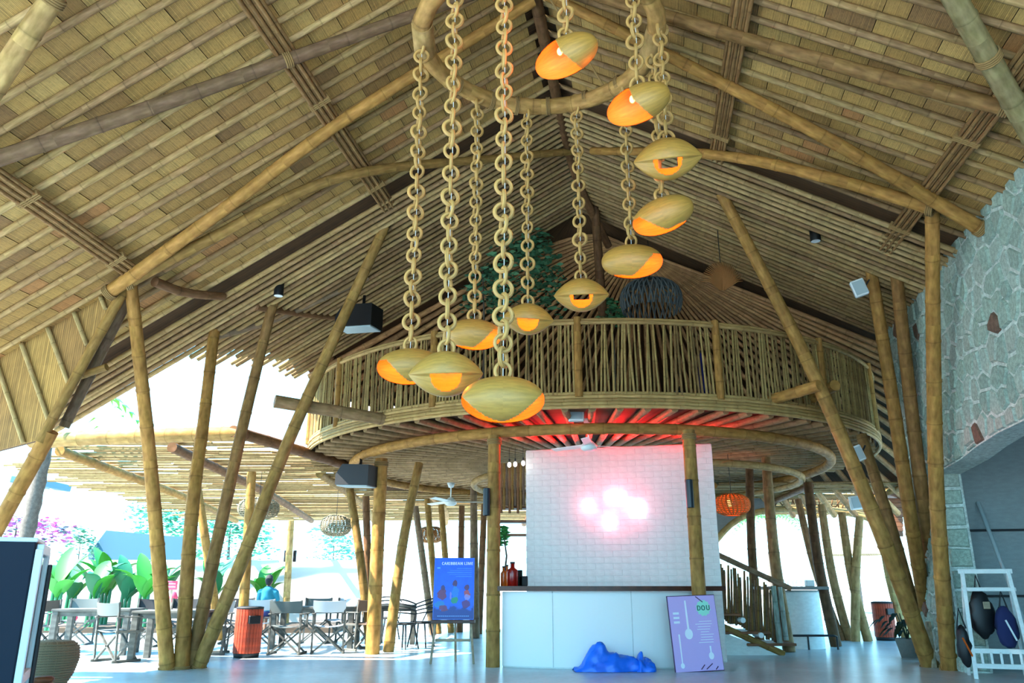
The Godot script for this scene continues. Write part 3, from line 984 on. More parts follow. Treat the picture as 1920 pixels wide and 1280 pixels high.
func bar() -> void:
	var o := thing("bar_counter", "curved white bar counter with a dark wooden top", "bar counter")
	for q in [[-28.0, -14.6], [-14.4, 4.9], [5.1, 28.0]]:
		put("front_panel", arc_block(3.3, 3.4, q[0], q[1], 0.02, 1.06, 14), M.bar_front, o)
	put("core", arc_block(3.2, 3.385, -27.9, 27.9, 0.0, 1.05, 24), M.white_paint, o)
	put("worktop", arc_block(3.0, 3.52, -30, 30.5, 1.07, 1.14, 32), M.dark_wood, o)
	# end cheeks going back to the screen wall
	for s in [-1.0, 1.0]:
		var a := bar_at(3.38, 28 * s, 0)
		var m := MB.new()
		m.box(a + Vector3(0.04 * -s, 0.53, -0.28), Vector3(0.08, 1.06, 0.56), 0.005)
		put("end_panel", m, M.bar_front, o)
	# the white brick screen wall behind the counter
	var L := Vector3(0.24, 0, -14.05)
	var R := Vector3(3.36, 0, -13.35)
	var ex := (R - L).normalized()
	var ez := ex.cross(Vector3.UP)
	var w := (R - L).length()
	var x := Transform3D(Basis(ex, Vector3.UP, ez), L)
	var wall := group_node("wall_screen", "white painted brick screen wall behind the bar counter")
	var m := MB.new()
	m.hull_box(x * Transform3D(Basis(), Vector3(w / 2, 1.72, -0.2)), Vector3(w, 3.44, 0.36), 0.015)
	put("core", m, M.white_paint, wall)
	var bl := []
	for k in 3:
		var b := MB.new()
		b.hull_box(Transform3D(), Vector3(0.2925, 0.0975, 0.03), 0.003)
		bl.append(b.mesh())
	var half := MB.new()
	half.hull_box(Transform3D(), Vector3(0.1425, 0.0975, 0.03), 0.003)
	var hm := half.mesh()
	var g := RandomNumberGenerator.new()
	g.seed = 4
	var row := 0
	var y := 1.0
	while y < 3.38:
		var c := 0.0
		if row % 2:
			put("brick", hm, M.white_paint, wall, x * Transform3D(Basis(), Vector3(0.07, y + 0.05, -0.031 + g.randf_range(-0.0015, 0.0015))))
			c = 0.145
		while c < w - 0.2:
			if c + 0.295 > w: break
			put("brick", bl[0], M.white_paint, wall, x * Transform3D(Basis(Vector3.UP, g.randf_range(-0.003, 0.003)), Vector3(c + 0.148, y + 0.05, -0.031 + g.randf_range(-0.0015, 0.0015))))
			c += 0.295
		if c < w - 0.03:
			put("brick", hm, M.white_paint, wall, x * Transform3D(Basis.from_scale(Vector3((w - c) / 0.145, 1, 1)), Vector3((c + w) / 2, y + 0.05, -0.031)))
		row += 1
		y += 0.1
	# the blown-out pink neon sign: four glowing boxes on the wall
	var s := thing("neon_sign", "glowing pink and white neon sign on the white brick wall", "neon sign", on_z(1152, 950, 13.3))
	for q in [[1103, 947, 0.26, 0.26], [1155, 930, 0.44, 0.24], [1195, 953, 0.36, 0.34], [1143, 977, 0.28, 0.28]]:
		var r := ray(q[0], q[1])
		var t := (L + ez * 0.06 - Vector3(0, EYE, 0)).dot(ez) / r.dot(ez)
		var p := Vector3(0, EYE, 0) + r * t - s.position
		var b := MB.new()
		b.hull_box(Transform3D(x.basis, p), Vector3(q[2] * 0.8, q[3] * 0.75, 0.05), 0.024)
		put("neon_letter", b, M.neon, s)
		omni(p + ez * 0.1, Color(1.0, 0.2, 0.36), 0.036 * q[2] / 0.26, 0.05, s)
	# red strip lights along the top of the screen wall
	for k in 3:
		var p := x * Vector3(w * (0.2 + 0.3 * k), 3.46, -0.28)
		var l := thing("red_light_strip", "red light strip on top of the screen wall", "light", p, "red light strips above the screen wall")
		var b := MB.new()
		b.hull_box(Transform3D(x.basis, Vector3.ZERO), Vector3(0.5, 0.03, 0.06), 0.006)
		put("tube", b, M.red_led, l)
		var sp := SpotLight3D.new()
		sp.name = "lamp_light"
		sp.light_color = Color(1.0, 0.04, 0.05)
		sp.light_energy = 4.5
		sp.light_size = 0.1
		sp.spot_angle = 80.0
		sp.spot_range = 20.0
		sp.spot_attenuation = 2.0
		sp.shadow_enabled = true
		l.add_child(sp)
		sp.look_at_from_position(p + ez * 0.06 + Vector3(0, 0.02, 0), p + ez * 1.0 + Vector3(0, 0.3, 0))

# ------------------------------------------------------------------ posts
func posts() -> void:
	var ga := "four splayed poles rising from one foot on the left"
	pole("leftmost of four splayed bamboo poles sharing one foot beside the tables", [on_y(314, 1255, 0.0), on_roof(283, 870, -1, 0.0).lerp(on_y(314, 1255, 0.0), 0.0) if false else on_z(281, 860, 11.5), on_roof(245, 530, -1, 0.1)], 0.108, 0.085, GOLD, 601, ga, "bamboo_pole", [0.0])
	pole("second of four splayed bamboo poles sharing one foot, slightly bowed", [on_y(340, 1254, 0.0), on_z(360, 960, 12.2), on_z(383, 780, 12.4), on_roof(402, 618, -1, 0.1)], 0.11, 0.085, GOLD.darkened(0.18), 602, ga, "bamboo_pole", [0.0])
	pole("third of four splayed bamboo poles sharing one foot, dark and mottled", [on_y(357, 1252, 0.0), on_z(415, 980, 12.3), on_z(462, 770, 12.4), on_roof(512, 568, -1, 0.1)], 0.1, 0.08, BROWN.lerp(OLIVE, 0.5), 603, ga, "bamboo_pole", [0.0])
	pole("longest of four splayed bamboo poles sharing one foot, leaning furthest right", [on_y(371, 1252, 0.0), on_z(450, 1060, 12.2), on_z(548, 810, 12.1), on_roof(722, 424, -1, 0.1)], 0.105, 0.08, OLIVE, 604, ga, "bamboo_pole", [0.0])
	# posts under the ring beam
	var straight := func(label, u, v, h, r, tone, sd): pole(label, [on_y(u, v, 0.0), on_y(u, v, 0.0) + Vector3(0, h, 0)], r, r * 0.92, tone, sd, "", "bamboo_pole", [0.97])
	straight.call("upright bamboo post at the left end of the bar counter", 924, 1250, 3.44, 0.108, OLIVE.lerp(GOLD, 0.4), 611)
	straight.call("upright bamboo post rising behind the pink menu board", 1320, 1256, 3.44, 0.105, OLIVE.lerp(GOLD, 0.3), 612)
	straight.call("stout golden upright post under the ring beam beside the dining chairs", 698, 1226, 3.42, 0.125, GOLD, 613)
	pole("leaning pole crossing beside the stout golden post", [on_y(728, 1222, 0.0), on_z(755, 1020, 15.6), on_z(786, 868, 15.8)], 0.1, 0.085, OLIVE, 614)
	pole("slim pole leaning left behind the stout golden post", [on_y(694, 1214, 0.0), on_z(676, 1050, 16.3), on_z(655, 912, 16.4)], 0.09, 0.08, OLIVE.darkened(0.15), 615)
	pole("slim brown pole half hidden by the stout golden post", [on_y(694, 1206, 0.0), on_z(686, 930, 17.4)], 0.08, 0.075, BROWN, 616)
	# the right-hand cluster before the stone wall
	pole("long diagonal pole from the right foot up to the middle of the roof", [on_y(1744, 1250, 0.0), on_z(1660, 1020, 11.9), on_z(1520, 690, 11.6), on_roof(1352, 362, 1, 0.1)], 0.12, 0.085, OLIVE.lerp(GOLD, 0.5), 621, "", "bamboo_pole", [0.0])
	pole("leftmost steep pole before the stone wall, topped by a white floodlight", [on_y(1752, 1232, 0.0), on_z(1712, 1000, 12.3), on_z(1672, 740, 11.9), on_roof(1632, 500, 1, 0.02)], 0.11, 0.09, GOLD.darkened(0.25), 622)
	pole("middle steep brown pole before the stone wall", [on_y(1766, 1226, 0.0), on_z(1735, 980, 12.3), on_z(1708, 760, 11.9), on_roof(1680, 508, 1, 0.02)], 0.11, 0.09, BROWN.lerp(GOLD, 0.4), 623)
	pole("nearly upright golden pole in front of the stone wall", [on_y(1780, 1256, 0.0), on_z(1757, 940, 11.2), on_z(1750, 640, 10.2), on_roof(1748, 392, 1, 0.1)], 0.112, 0.085, GOLD, 624, "", "bamboo_pole", [0.0, 1.0])
	pole("brown leaning pole behind the long diagonal one on the right", [on_y(1738, 1236, 0.0), on_z(1680, 1020, 13.2), on_z(1615, 815, 13.4)], 0.1, 0.09, BROWN.lerp(OLIVE, 0.5), 625)
	var st := MB.new()
	st.box(Vector3(0, 0.32, 0), Vector3(0.07, 0.64, 0.05), 0.008)
	whole("timber_stake", st, M.pale_wood, "short pale timber stake between the feet of the right-hand poles", "stake", "", Transform3D(Basis(), on_y(1752, 1252, 0.0)))
	# farther poles on the right, under and behind the mezzanine
	var far := [[1425, 1205, 1405, 872, 17.5, 0.1, BROWN.darkened(0.3), "dark pole beside the glowing basket lamp"],
		[1480, 1222, 1436, 858, 15.8, 0.11, GREYED.lerp(OLIVE, 0.5), "bowed greyish pole at the foot of the bamboo stair fence"],
		[1568, 1212, 1515, 905, 16.9, 0.11, BROWN.darkened(0.45), "black-stained leaning pole past the end of the rear counter"],
		[1578, 1200, 1496, 935, 18.5, 0.09, BROWN.lerp(Color(0.45, 0.25, 0.12), 0.5), "slim reddish pole leaning behind the black-stained one"],
		[1592, 1200, 1540, 945, 18.3, 0.1, Color(0.45, 0.28, 0.13), "reddish leaning pole left of the orange bin"],
		[1604, 1202, 1612, 968, 18.0, 0.1, Color(0.5, 0.32, 0.14), "reddish upright pole crossing others left of the orange bin"],
		[1628, 1202, 1578, 960, 18.2, 0.1, Color(0.46, 0.28, 0.12), "reddish pole crossing behind the upright one by the orange bin"],
		[1700, 1200, 1648, 960, 18.8, 0.1, Color(0.6, 0.42, 0.18), "pale golden pole right behind the orange bin"]]
	for q in far:
		pole(q[7], [on_y(q[0], q[1], 0.0), on_z(lerpf(q[0], q[2], 0.55) - 4, lerpf(q[1], q[3], 0.5), lerpf(-on_y(q[0], q[1], 0.0).z, q[4], 0.5)), on_z(q[2], q[3], q[4])], q[5], q[5] * 0.85, q[6], 640 + q[0])
	# thin poles far behind on the left, between the stout post and the bar
	var back := [[812, 1190, 779, 950, "slanting thin pole above the left edge of the blue poster"], [822, 1188, 801, 936, "thin pole leaning behind the blue poster, first"], [846, 1186, 827, 946, "thin pole leaning behind the blue poster, second"], [862, 1185, 866, 948, "thin straight pole behind the blue poster"], [890, 1196, 888, 912, "thick far pole at the right edge of the blue poster"], [898, 1188, 908, 945, "thin far pole leaning right beside the bar post"]]
	for q in back:
		var b := on_y(q[0], q[1], 0.0)
		pole("far " + q[4], [b, on_z(q[2], q[3], -b.z + 0.3)], 0.12 if q[0] == 890 else 0.085, 0.08, [OLIVE, BROWN, GREYED][int(q[0]) % 3], 700 + q[0])
	# poles that carry the slatted canopy on the left
	pole("canopy post rising behind the orange slatted bin", [on_y(452, 1216, 0.0), on_z(472, 885, 16.2)], 0.1, 0.09, OLIVE.lerp(GOLD, 0.5), 720)
	pole("canopy pole leaning between the splayed poles", [on_y(412, 1200, 0.0), on_z(388, 1030, 18.0), on_z(368, 900, 18.0)], 0.1, 0.09, GOLD.darkened(0.2), 721)
	pole("slim far canopy post with two small wall lamps", [on_y(534, 1178, 0.0), on_z(546, 975, 23.2)], 0.1, 0.09, STRAW, 722)

# ------------------------------------------------------------------ the slatted canopy on the left
func canopy() -> void:
	pole("long front beam of the slatted canopy", [on_y(60, 826, 3.6), on_y(250, 818, 3.6), on_y(448, 812, 3.6)], 0.13, 0.12, OLIVE.lerp(STRAW, 0.3), 740, "", "canopy_beam")
	pole("dark side beam of the slatted canopy running back to the ring beam", [on_y(436, 808, 3.62), on_y(540, 838, 3.6), on_y(650, 872, 3.55)], 0.1, 0.1, BROWN, 741, "", "canopy_beam")
	var nb := 0
	for q in [[-8.2, -14.4, -8.8, -26], [-6.0, -14.0, -6.4, -26], [-4.2, -17.5, -4.4, -26], [-2.2, -21.5, -2.2, -27], [0.3, -23.0, 0.4, -27.5], [3.4, -23.2, 3.4, -28]]:
		pole(["canopy bearer outermost on the garden side", "canopy bearer second from the garden side", "canopy bearer along the mezzanine's left edge", "canopy bearer behind the mezzanine, left of the bar", "canopy bearer behind the bar", "canopy bearer behind the screen wall"][nb], [Vector3(q[0], 3.48, q[1]), Vector3((q[0] + q[2]) / 2 + 0.2, 3.3, (q[1] + q[3]) / 2), Vector3(q[2], 3.12, q[3])], 0.09, 0.085, [GOLD.darkened(0.2), BROWN, OLIVE][nb % 3], 750 + nb, "", "canopy_beam")
		nb += 1
	var o := thing("slatted_canopy", "flat canopy of loose bamboo slats letting daylight through", "canopy", Vector3(-6, 3.5, -20))
	var v := []
	for k in 6: v.append(culm([Vector3.ZERO, Vector3(3.4, 0, 0)], 0.026, 0.022, [Color(0.36, 0.24, 0.1), Color(0.3, 0.19, 0.08), Color(0.42, 0.29, 0.13)][k % 3], 6, 0.5, 770 + k).mesh())
	var g := RandomNumberGenerator.new()
	g.seed = 8
	var n := 0
	var z := -14.1
	while z > -27.5:
		var x1 := -3.7 if z > -20.5 else lerpf(-3.0, 4.5, clampf((-20.5 - z) / 3.0, 0, 1))
		if z > -17.0: x1 = lerpf(-4.7, -3.7, (-14.1 - z) / 2.9)
		var x := -10.2 + g.randf_range(-0.6, 0.8) if z < -16 else -8.6 + g.randf_range(-0.5, 0.8)
		while x < x1 and n < 300:
			var l := minf(g.randf_range(2.6, 3.5), x1 - x + 0.2)
			if l > 0.4 and g.randf() > 0.1:
				var y := lerpf(3.6, 3.24, (-z - 14.0) / 13.0) + g.randf_range(0.0, 0.03)
				put("slat", v[g.randi() % 6], M.bamboo, o, Transform3D(Basis(Vector3.UP, g.randf_range(-0.06, 0.06)).scaled(Vector3(l / 3.4, 1, 1)) if false else Basis(Vector3(l / 3.4, 0, g.randf_range(-0.05, 0.05)), Vector3.UP, Vector3.BACK), Vector3(x, y, z + g.randf_range(-0.02, 0.02)) - o.position))
				n += 1
			x += l
		z -= g.randf_range(0.115, 0.165)
	# the same slats over the terrace behind the mezzanine, on the right
	o = thing("slatted_canopy", "rear canopy of bamboo slats above the bright arch on the right", "canopy", Vector3(6.5, 3.3, -22))
	z = -18.6
	n = 0
	while z > -25.5:
		var x := 3.6 + g.randf_range(-0.3, 0.3) + maxf(0.0, (-20.5 - z) * -0.8)
		while x < 11.5:
			var l := g.randf_range(2.6, 3.4)
			put("slat", v[g.randi() % 6], M.bamboo, o, Transform3D(Basis(Vector3(l / 3.4, 0, g.randf_range(-0.05, 0.05)), Vector3.UP, Vector3.BACK), Vector3(x, 3.42 - 0.02 * (-z - 18) + g.randf_range(0.0, 0.03), z) - o.position))
			x += l
		z -= g.randf_range(0.09, 0.13)
	for k in 3:
		pole(["bearer of the rear canopy beside the glowing basket lamp", "bearer of the rear canopy over the leaning poles", "bearer of the rear canopy near the stone wall"][k], [Vector3(4.6 + 2.2 * k, 3.32, -18.3), Vector3(4.7 + 2.4 * k, 3.2, -25.6)], 0.07, 0.065, [GOLD.darkened(0.2), BROWN, OLIVE][k], 790 + k, "", "canopy_beam")

# ------------------------------------------------------------------ the chandelier
func shell_mesh(kind: String) -> MB:
	# a bamboo-veneer shell one metre long; the skin has an inside, an outside and an opening at the front
	var m := MB.new()
	var nt := 96
	var nf := 72
	var eye := kind.begins_with("eye")
	var pt := func(i: int, k: int, q: float) -> Vector3:
		var t := PI * clampf(float(i) / nt, 0.004, 0.996)
		var f := TAU * k / nf
		var rad := pow(sin(t), 1.75) if eye else pow(sin(t), 0.95)
		var y := cos(f)
		var lip := 0.0
		if eye and sin(f) > 0 and y < -0.03: lip = -0.05 * sin(t) * smoothstep(1.0, 0.4, -y)
		return Vector3(-0.5 * cos(t), (0.31 if eye else 0.285) * rad * y * q, 0.3 * rad * sin(f) * q + lip)
	var open := func(i: int, k: int) -> bool:
		var p: Vector3 = pt.call(i, k, 1.0)
		var X := p.x / 0.5
		var Y := p.y / 0.285
		if eye:
			if p.z < 0: return kind != "eye" and Y < 0.02 and Y > (-0.4 if kind == "eye_open" else -0.24) and absf(X) < 0.3
			return Y < -0.02 and pow(X / 0.42, 2) + pow(Y / 0.8, 2) < 1.0
		if p.z < -0.02: return false
		if kind == "middle": return Y < -0.92 + 1.2 * pow(absf(X), 1.7) + (0.12 * X)
		if kind == "side": return X < -0.02 + 0.5 * clampf(-Y, -0.2, 1.0) * (0.5 + 0.5 * X)
		return Y < (-0.82 + 0.15 * X * X if X < 0 else minf(-0.82 + 2.0 * pow(X, 1.35), 0.38))
	for q in [1.0, 0.965]:
		var id := []
		for i in nt + 1:
			var row := []
			for k in nf + 1:
				var p: Vector3 = pt.call(i, k % nf, q)
				var px: Vector3 = pt.call(mini(i + 1, nt), k % nf, q) - pt.call(maxi(i - 1, 0), k % nf, q)
				var pf: Vector3 = pt.call(i, (k + 1) % nf, q) - pt.call(i, (k + nf - 1) % nf, q)
				var nn := px.cross(pf).normalized()
				if nn.dot(Vector3(0, p.y, p.z)) < 0: nn = -nn
				row.append(m.vert(p, nn * (1.0 if q == 1.0 else -1.0), Vector2(p.x * 1.5, float(k) / nf)))
			id.append(row)
		for i in nt:
			for k in nf:
				if open.call(i, k) and open.call(i + 1, k) or open.call(i, k + 1) and open.call(i + 1, k + 1): continue
				m.tri(id[i][k], id[i + 1][k], id[i + 1][k + 1])
				m.tri(id[i][k], id[i + 1][k + 1], id[i][k + 1])
	return m

func chandelier() -> void:
	var c := Vector3(0.3, 6.95, -7.5)
	var R := 1.3
	var ring := thing("bamboo_ring", "large bent bamboo ring hanging under the ridge, carrying the chained lamps", "chandelier ring", c)
	var m := culm(range(41).map(func(i): return Vector3(sin(TAU * i / 40.0) * R, 0.02 * sin(TAU * i / 20.0), cos(TAU * i / 40.0) * R)), 0.1, 0.1, GOLD.lerp(STRAW, 0.4), 14, 0.55, 801)
	put("hoop", m, M.bamboo, ring)
	for a in [-98.0, 82.0]:
		var s := culm(range(6).map(func(i): return Vector3(sin(deg_to_rad(a + i * 4.0)) * R, 0, cos(deg_to_rad(a + i * 4.0)) * R)), 0.125, 0.118, STRAW, 14, 3.0, 802)
		put("sleeve", s, M.bamboo, ring)
	for a in [150.0, 172.0, 190.0, 205.0, 128.0, 228.0]:
		var t := MB.new()
		var p := Vector3(sin(deg_to_rad(a)) * R, 0, cos(deg_to_rad(a)) * R)
		var z := Vector3(cos(deg_to_rad(a)), 0, -sin(deg_to_rad(a)))
		for k in 3: t.torus(Transform3D(Basis(Vector3.UP.cross(z), Vector3.UP, z), p + z * 0.018 * k), 0.107, 0.009, 16, 6)
		put("lashing", t, M.rope, ring)
	for a in [20.0, 140.0, 260.0]:
		var p := Vector3(sin(deg_to_rad(a)) * R, 0.09, cos(deg_to_rad(a)) * R)
		var hi := Vector3(-0.25, HR - c.y - 0.25, 0.0) + p * 0.2
		var t := MB.new()
		t.tube([p, hi], [0.014, 0.014], 6)
		put("rope", t, M.rope, ring)
	var kinds := {}
	for k in ["eye", "eye_open", "eye_slot", "middle", "right", "side"]: kinds[k] = shell_mesh(k).mesh()
	var link := MB.new()
	link.torus(Transform3D(), 0.067, 0.0165, 22, 8)
	var lm := link.mesh()
	var bulb := MB.new()
	bulb.ball(Vector3.ZERO, Vector3(0.034, 0.05, 0.034), 12, 8)
	var bm := bulb.mesh()
	# pixel centre, distance ahead, width, shape, mirrored, roll, words
	var lamps := [
		[1062, 105, 6.5, 0.61, "side", false, 24.0, "topmost shell lamp, tilted, its bulb showing in a left-hand opening"],
		[1197, 195, 6.8, 0.62, "side", false, 18.0, "second shell lamp from the top, tilted with a glowing left side"],
		[1252, 298, 7.4, 0.69, "eye_open", false, 0.0, "third shell lamp from the top, eye-shaped with a see-through slot"],
		[1243, 404, 8.0, 0.66, "right", true, 18.0, "fourth shell lamp from the top, tilted, orange glow at its lower left"],
		[1185, 490, 8.45, 0.68, "right", false, -2.0, "fifth shell lamp from the top, level, orange glow at its lower right"],
		[1090, 553, 8.75, 0.64, "eye_slot", false, 0.0, "sixth shell lamp from the top, eye-shaped with a narrow slot above the railing"],
		[990, 598, 8.8, 0.6, "eye", false, -4.0, "seventh shell lamp from the top, eye-shaped, half behind a chain"],
		[889, 627, 8.6, 0.62, "right", false, -3.0, "eighth shell lamp from the top, smooth with glow at its right"],
		[768, 687, 8.0, 0.63, "right", true, 4.0, "ninth shell lamp from the top, partly hidden behind the eye-shaped one"],
		[836, 701, 7.0, 0.63, "eye", false, 2.0, "tenth shell lamp from the top, large, eye-shaped with a straight lid"],
		[943, 749, 6.35, 0.67, "middle", false, 0.0, "lowest shell lamp, large, with a scalloped glowing lower rim"]]
	for i in lamps.size():
		var q: Array = lamps[i]
		var p := on_z(q[0], q[1], q[2])
		for st in 41:   # straight below the hoop
			var tr := on_z(q[0], q[1], q[2] + (st - 20) * 0.04)
			if absf(Vector2(tr.x - c.x, tr.z - c.z).length() - R) < absf(Vector2(p.x - c.x, p.z - c.z).length() - R): p = tr
		var o := thing("shell_lamp", q[7], "pendant lamp", p, "shell lamps hanging in a spiral from the bamboo ring")
		var z := Vector3(-p.x, EYE - p.y, -p.z).normalized()
		z = Vector3(z.x, z.y * 0.92, z.z).normalized()
		var x := Vector3.UP.cross(z).normalized()
		var b := Basis(x, z.cross(x), z) * Basis(Vector3.BACK, deg_to_rad(q[6]))
		var w: float = q[3]
		put("shade", kinds[q[4]], M.shell, o, Transform3D(b * Basis.from_scale(Vector3((-w if q[5] else w), w, w)), Vector3.ZERO))
		var bp: Vector3 = b * Vector3(-0.06 * w if q[4] == "side" else 0.0, 0.1 * w, 0.06 * w if q[4] == "side" else -0.02 * w)
		put("bulb", bm, M.bulb, o, Transform3D(Basis.from_scale(Vector3.ONE * 0.8), bp))
		omni(bp + Vector3(0, -0.02, 0.0) + z * 0.05, Color(1.0, 0.42, 0.075), 0.12, 0.03, o)
		# chain: links turned by quarter turns, up to the ring
		var top := c.y - 0.06 - p.y
		var n := int((top - 0.2 * w) / 0.119)
		var ch := Node3D.new()
		ch.name = "chain"
		o.add_child(ch)
		var face := Basis(x, Vector3.UP, x.cross(Vector3.UP))
		var g := RandomNumberGenerator.new()
		g.seed = 900 + i
		for k in n + 1:
			var tw := (0.0 if k % 2 == 0 else PI / 2) + g.randf_range(-0.45, 0.45)
			var sz := g.randf_range(0.9, 1.18)
			put("link", lm, M.rattan, ch, Transform3D(face * Basis(Vector3.UP, tw) * Basis.from_scale(Vector3(sz, maxf(sz, 1.08), sz)), Vector3(0, 0.285 * w * 0.97 + 0.05 + k * 0.119, 0)))
		var cb := MB.new()
		cb.tube([Vector3(0, 0.26 * w, 0), Vector3(0.012, top * 0.5, 0.01), Vector3(0, top, 0)], [0.004, 0.004, 0.004], 5)
		put("cable", cb, M.white_plastic, o)

# ------------------------------------------------------------------ fittings
func loudspeaker(label: String, p: Vector3, yaw: float, s: float) -> void:
	var o := thing("loudspeaker", label, "speaker", p, "", yaw)
	var m := MB.new()
	m.prism(PackedVector2Array([Vector2(-0.36, 0.08), Vector2(-0.22, 0.27), Vector2(0.36, 0.23), Vector2(0.36, -0.16), Vector2(-0.36, -0.12)]), Transform3D(Basis.from_scale(Vector3.ONE * s), Vector3(0, 0, -0.2 * s)), 0.4)
	put("cabinet", m, M.black, o)
	var g := MB.new()
	g.hull_box(Transform3D(Basis(Vector3.BACK, -0.055), Vector3(0, -0.15 * s, 0)), Vector3(0.68 * s, 0.025, 0.36 * s), 0.006)
	put("grille", g, M.grille, o)
	var b := MB.new()
	b.bar(Vector3(0.0, 0.15 * s, -0.1), Vector3(-0.1, 0.6 * s, -0.3), 0.05, 0.02)
	put("bracket", b, M.black, o)

func spot(label: String, p: Vector3, group: String) -> void:
	var o := thing("ceiling_spot", label, "spotlight", p, group)
	var m := MB.new()
	m.lathe([Vector2(0.07, -0.1), Vector2(0.075, -0.09), Vector2(0.075, 0.11), Vector2(0.0, 0.11)], 16)
	put("housing", m, M.black, o)
	var l := MB.new()
	l.lathe([Vector2(0.001, -0.1), Vector2(0.068, -0.105)], 16)
	put("lens", l, M.white_plastic, o)

func white_box(called: String, label: String, cat: String, p: Vector3, s: Vector3, x: Basis) -> Node3D:
	var o := thing(called, label, cat, p)
	var m := MB.new()
	m.hull_box(Transform3D(x, Vector3.ZERO), s, 0.015)
	put("case", m, M.white_plastic, o)
	var a := MB.new()
	a.hull_box(Transform3D(x, x * Vector3(0, 0, s.z * 0.52)), Vector3(s.x * 0.8, s.y * 0.8, 0.012), 0.003)
	put("front", a, M.grille, o)
	var b := MB.new()
	b.bar(x * Vector3(s.x * 0.45, 0, -s.z * 0.3), x * Vector3(s.x * 0.95, s.y * 0.3, -s.z * 0.6), 0.03, 0.02)
	put("bracket", b, M.charcoal, o)
	return o

func fan(label: String, p: Vector3, r: float, drop: float, turn: float) -> void:
	var o := thing("ceiling_fan", label, "ceiling fan", p, "", turn)
	var m := MB.new()
	m.lathe([Vector2(0.001, drop - 0.1), Vector2(0.05, drop - 0.1), Vector2(0.09, drop), Vector2(0.001, drop)], 16)
	put("canopy_cup", m, M.white_metal, o)
	m = MB.new()
	m.tube([Vector3(0, 0.06, 0), Vector3(0, drop - 0.08, 0)], [0.014, 0.014], 8)
	put("rod", m, M.white_metal, o)
	m = MB.new()
	m.lathe([Vector2(0.001, -0.09), Vector2(0.08, -0.085), Vector2(0.13, -0.05), Vector2(0.13, 0.0), Vector2(0.07, 0.06), Vector2(0.03, 0.09), Vector2(0.001, 0.09)], 20)
	put("motor", m, M.white_metal, o)
	for k in 3:
		var a := TAU * k / 3
		var d := Vector3(cos(a), 0, sin(a))
		var bl := MB.new()
		bl.hull_box(Transform3D(Basis(d, Vector3.UP, d.cross(Vector3.UP)) * Basis(Vector3.RIGHT, 0.2), d * (r * 0.56)), Vector3(r * 0.88, 0.012, 0.13), 0.005)
		put("blade", bl, M.white_metal, o)

func basket_lamp(label: String, p: Vector3, r: float, h: float, mt: Material, lit: bool, cord: float, group := "") -> void:
	var o := thing("basket_lamp", label, "pendant lamp", p, group)
	for k in 24:
		var a := TAU * k / 24
		var pts := []
		var rad := []
		for i in 9:
			var t := -0.92 + 1.84 * i / 8.0
			var rr := r * sqrt(maxf(0.02, 1 - pow(absf(t), 2.6)))
			pts.append(Vector3(cos(a + 0.12 * t) * rr, t * h * 0.5, sin(a + 0.12 * t) * rr)); rad.append(0.014 * r / 0.3)
		var m := MB.new()
		m.tube(pts, rad, 5)
		put("rib", m, mt, o)
	var hoops := MB.new()
	for i in 13:
		var t := -0.92 + 1.84 * i / 12.0
		hoops.torus(Transform3D(Basis(Vector3.RIGHT, PI / 2), Vector3(0, t * h * 0.5, 0)), r * sqrt(maxf(0.02, 1 - pow(absf(t), 2.6))), 0.011 * r / 0.3, 30, 5)
	put("weave", hoops, mt, o)
	var c := MB.new()
	c.tube([Vector3(0, h * 0.4, 0), Vector3(0, maxf(h * 0.5 + cord, (3.4 if p.z < -19.0 else 3.58) - p.y), 0)], [0.006, 0.006], 5)
	put("cord", c, M.black, o)
	var hy := maxf(h * 0.5 + cord, (3.4 if p.z < -19.0 else 3.58) - p.y)
	var hk := MB.new()
	hk.tube([Vector3(0, hy, -0.25), Vector3(0, hy, 0.25)], [0.015, 0.015], 6)
	put("hanger", hk, M.bark, o)
	if lit:
		var b := MB.new()
		b.ball(Vector3.ZERO, Vector3(0.06, 0.08, 0.06))
		put("bulb", b, M.bulb, o, Transform3D(Basis(), Vector3(-0.07, 0.02, 0.1)))
		omni(Vector3(-0.07, 0.02, 0.1), Color(1.0, 0.5, 0.12), 0.12, 0.06, o)

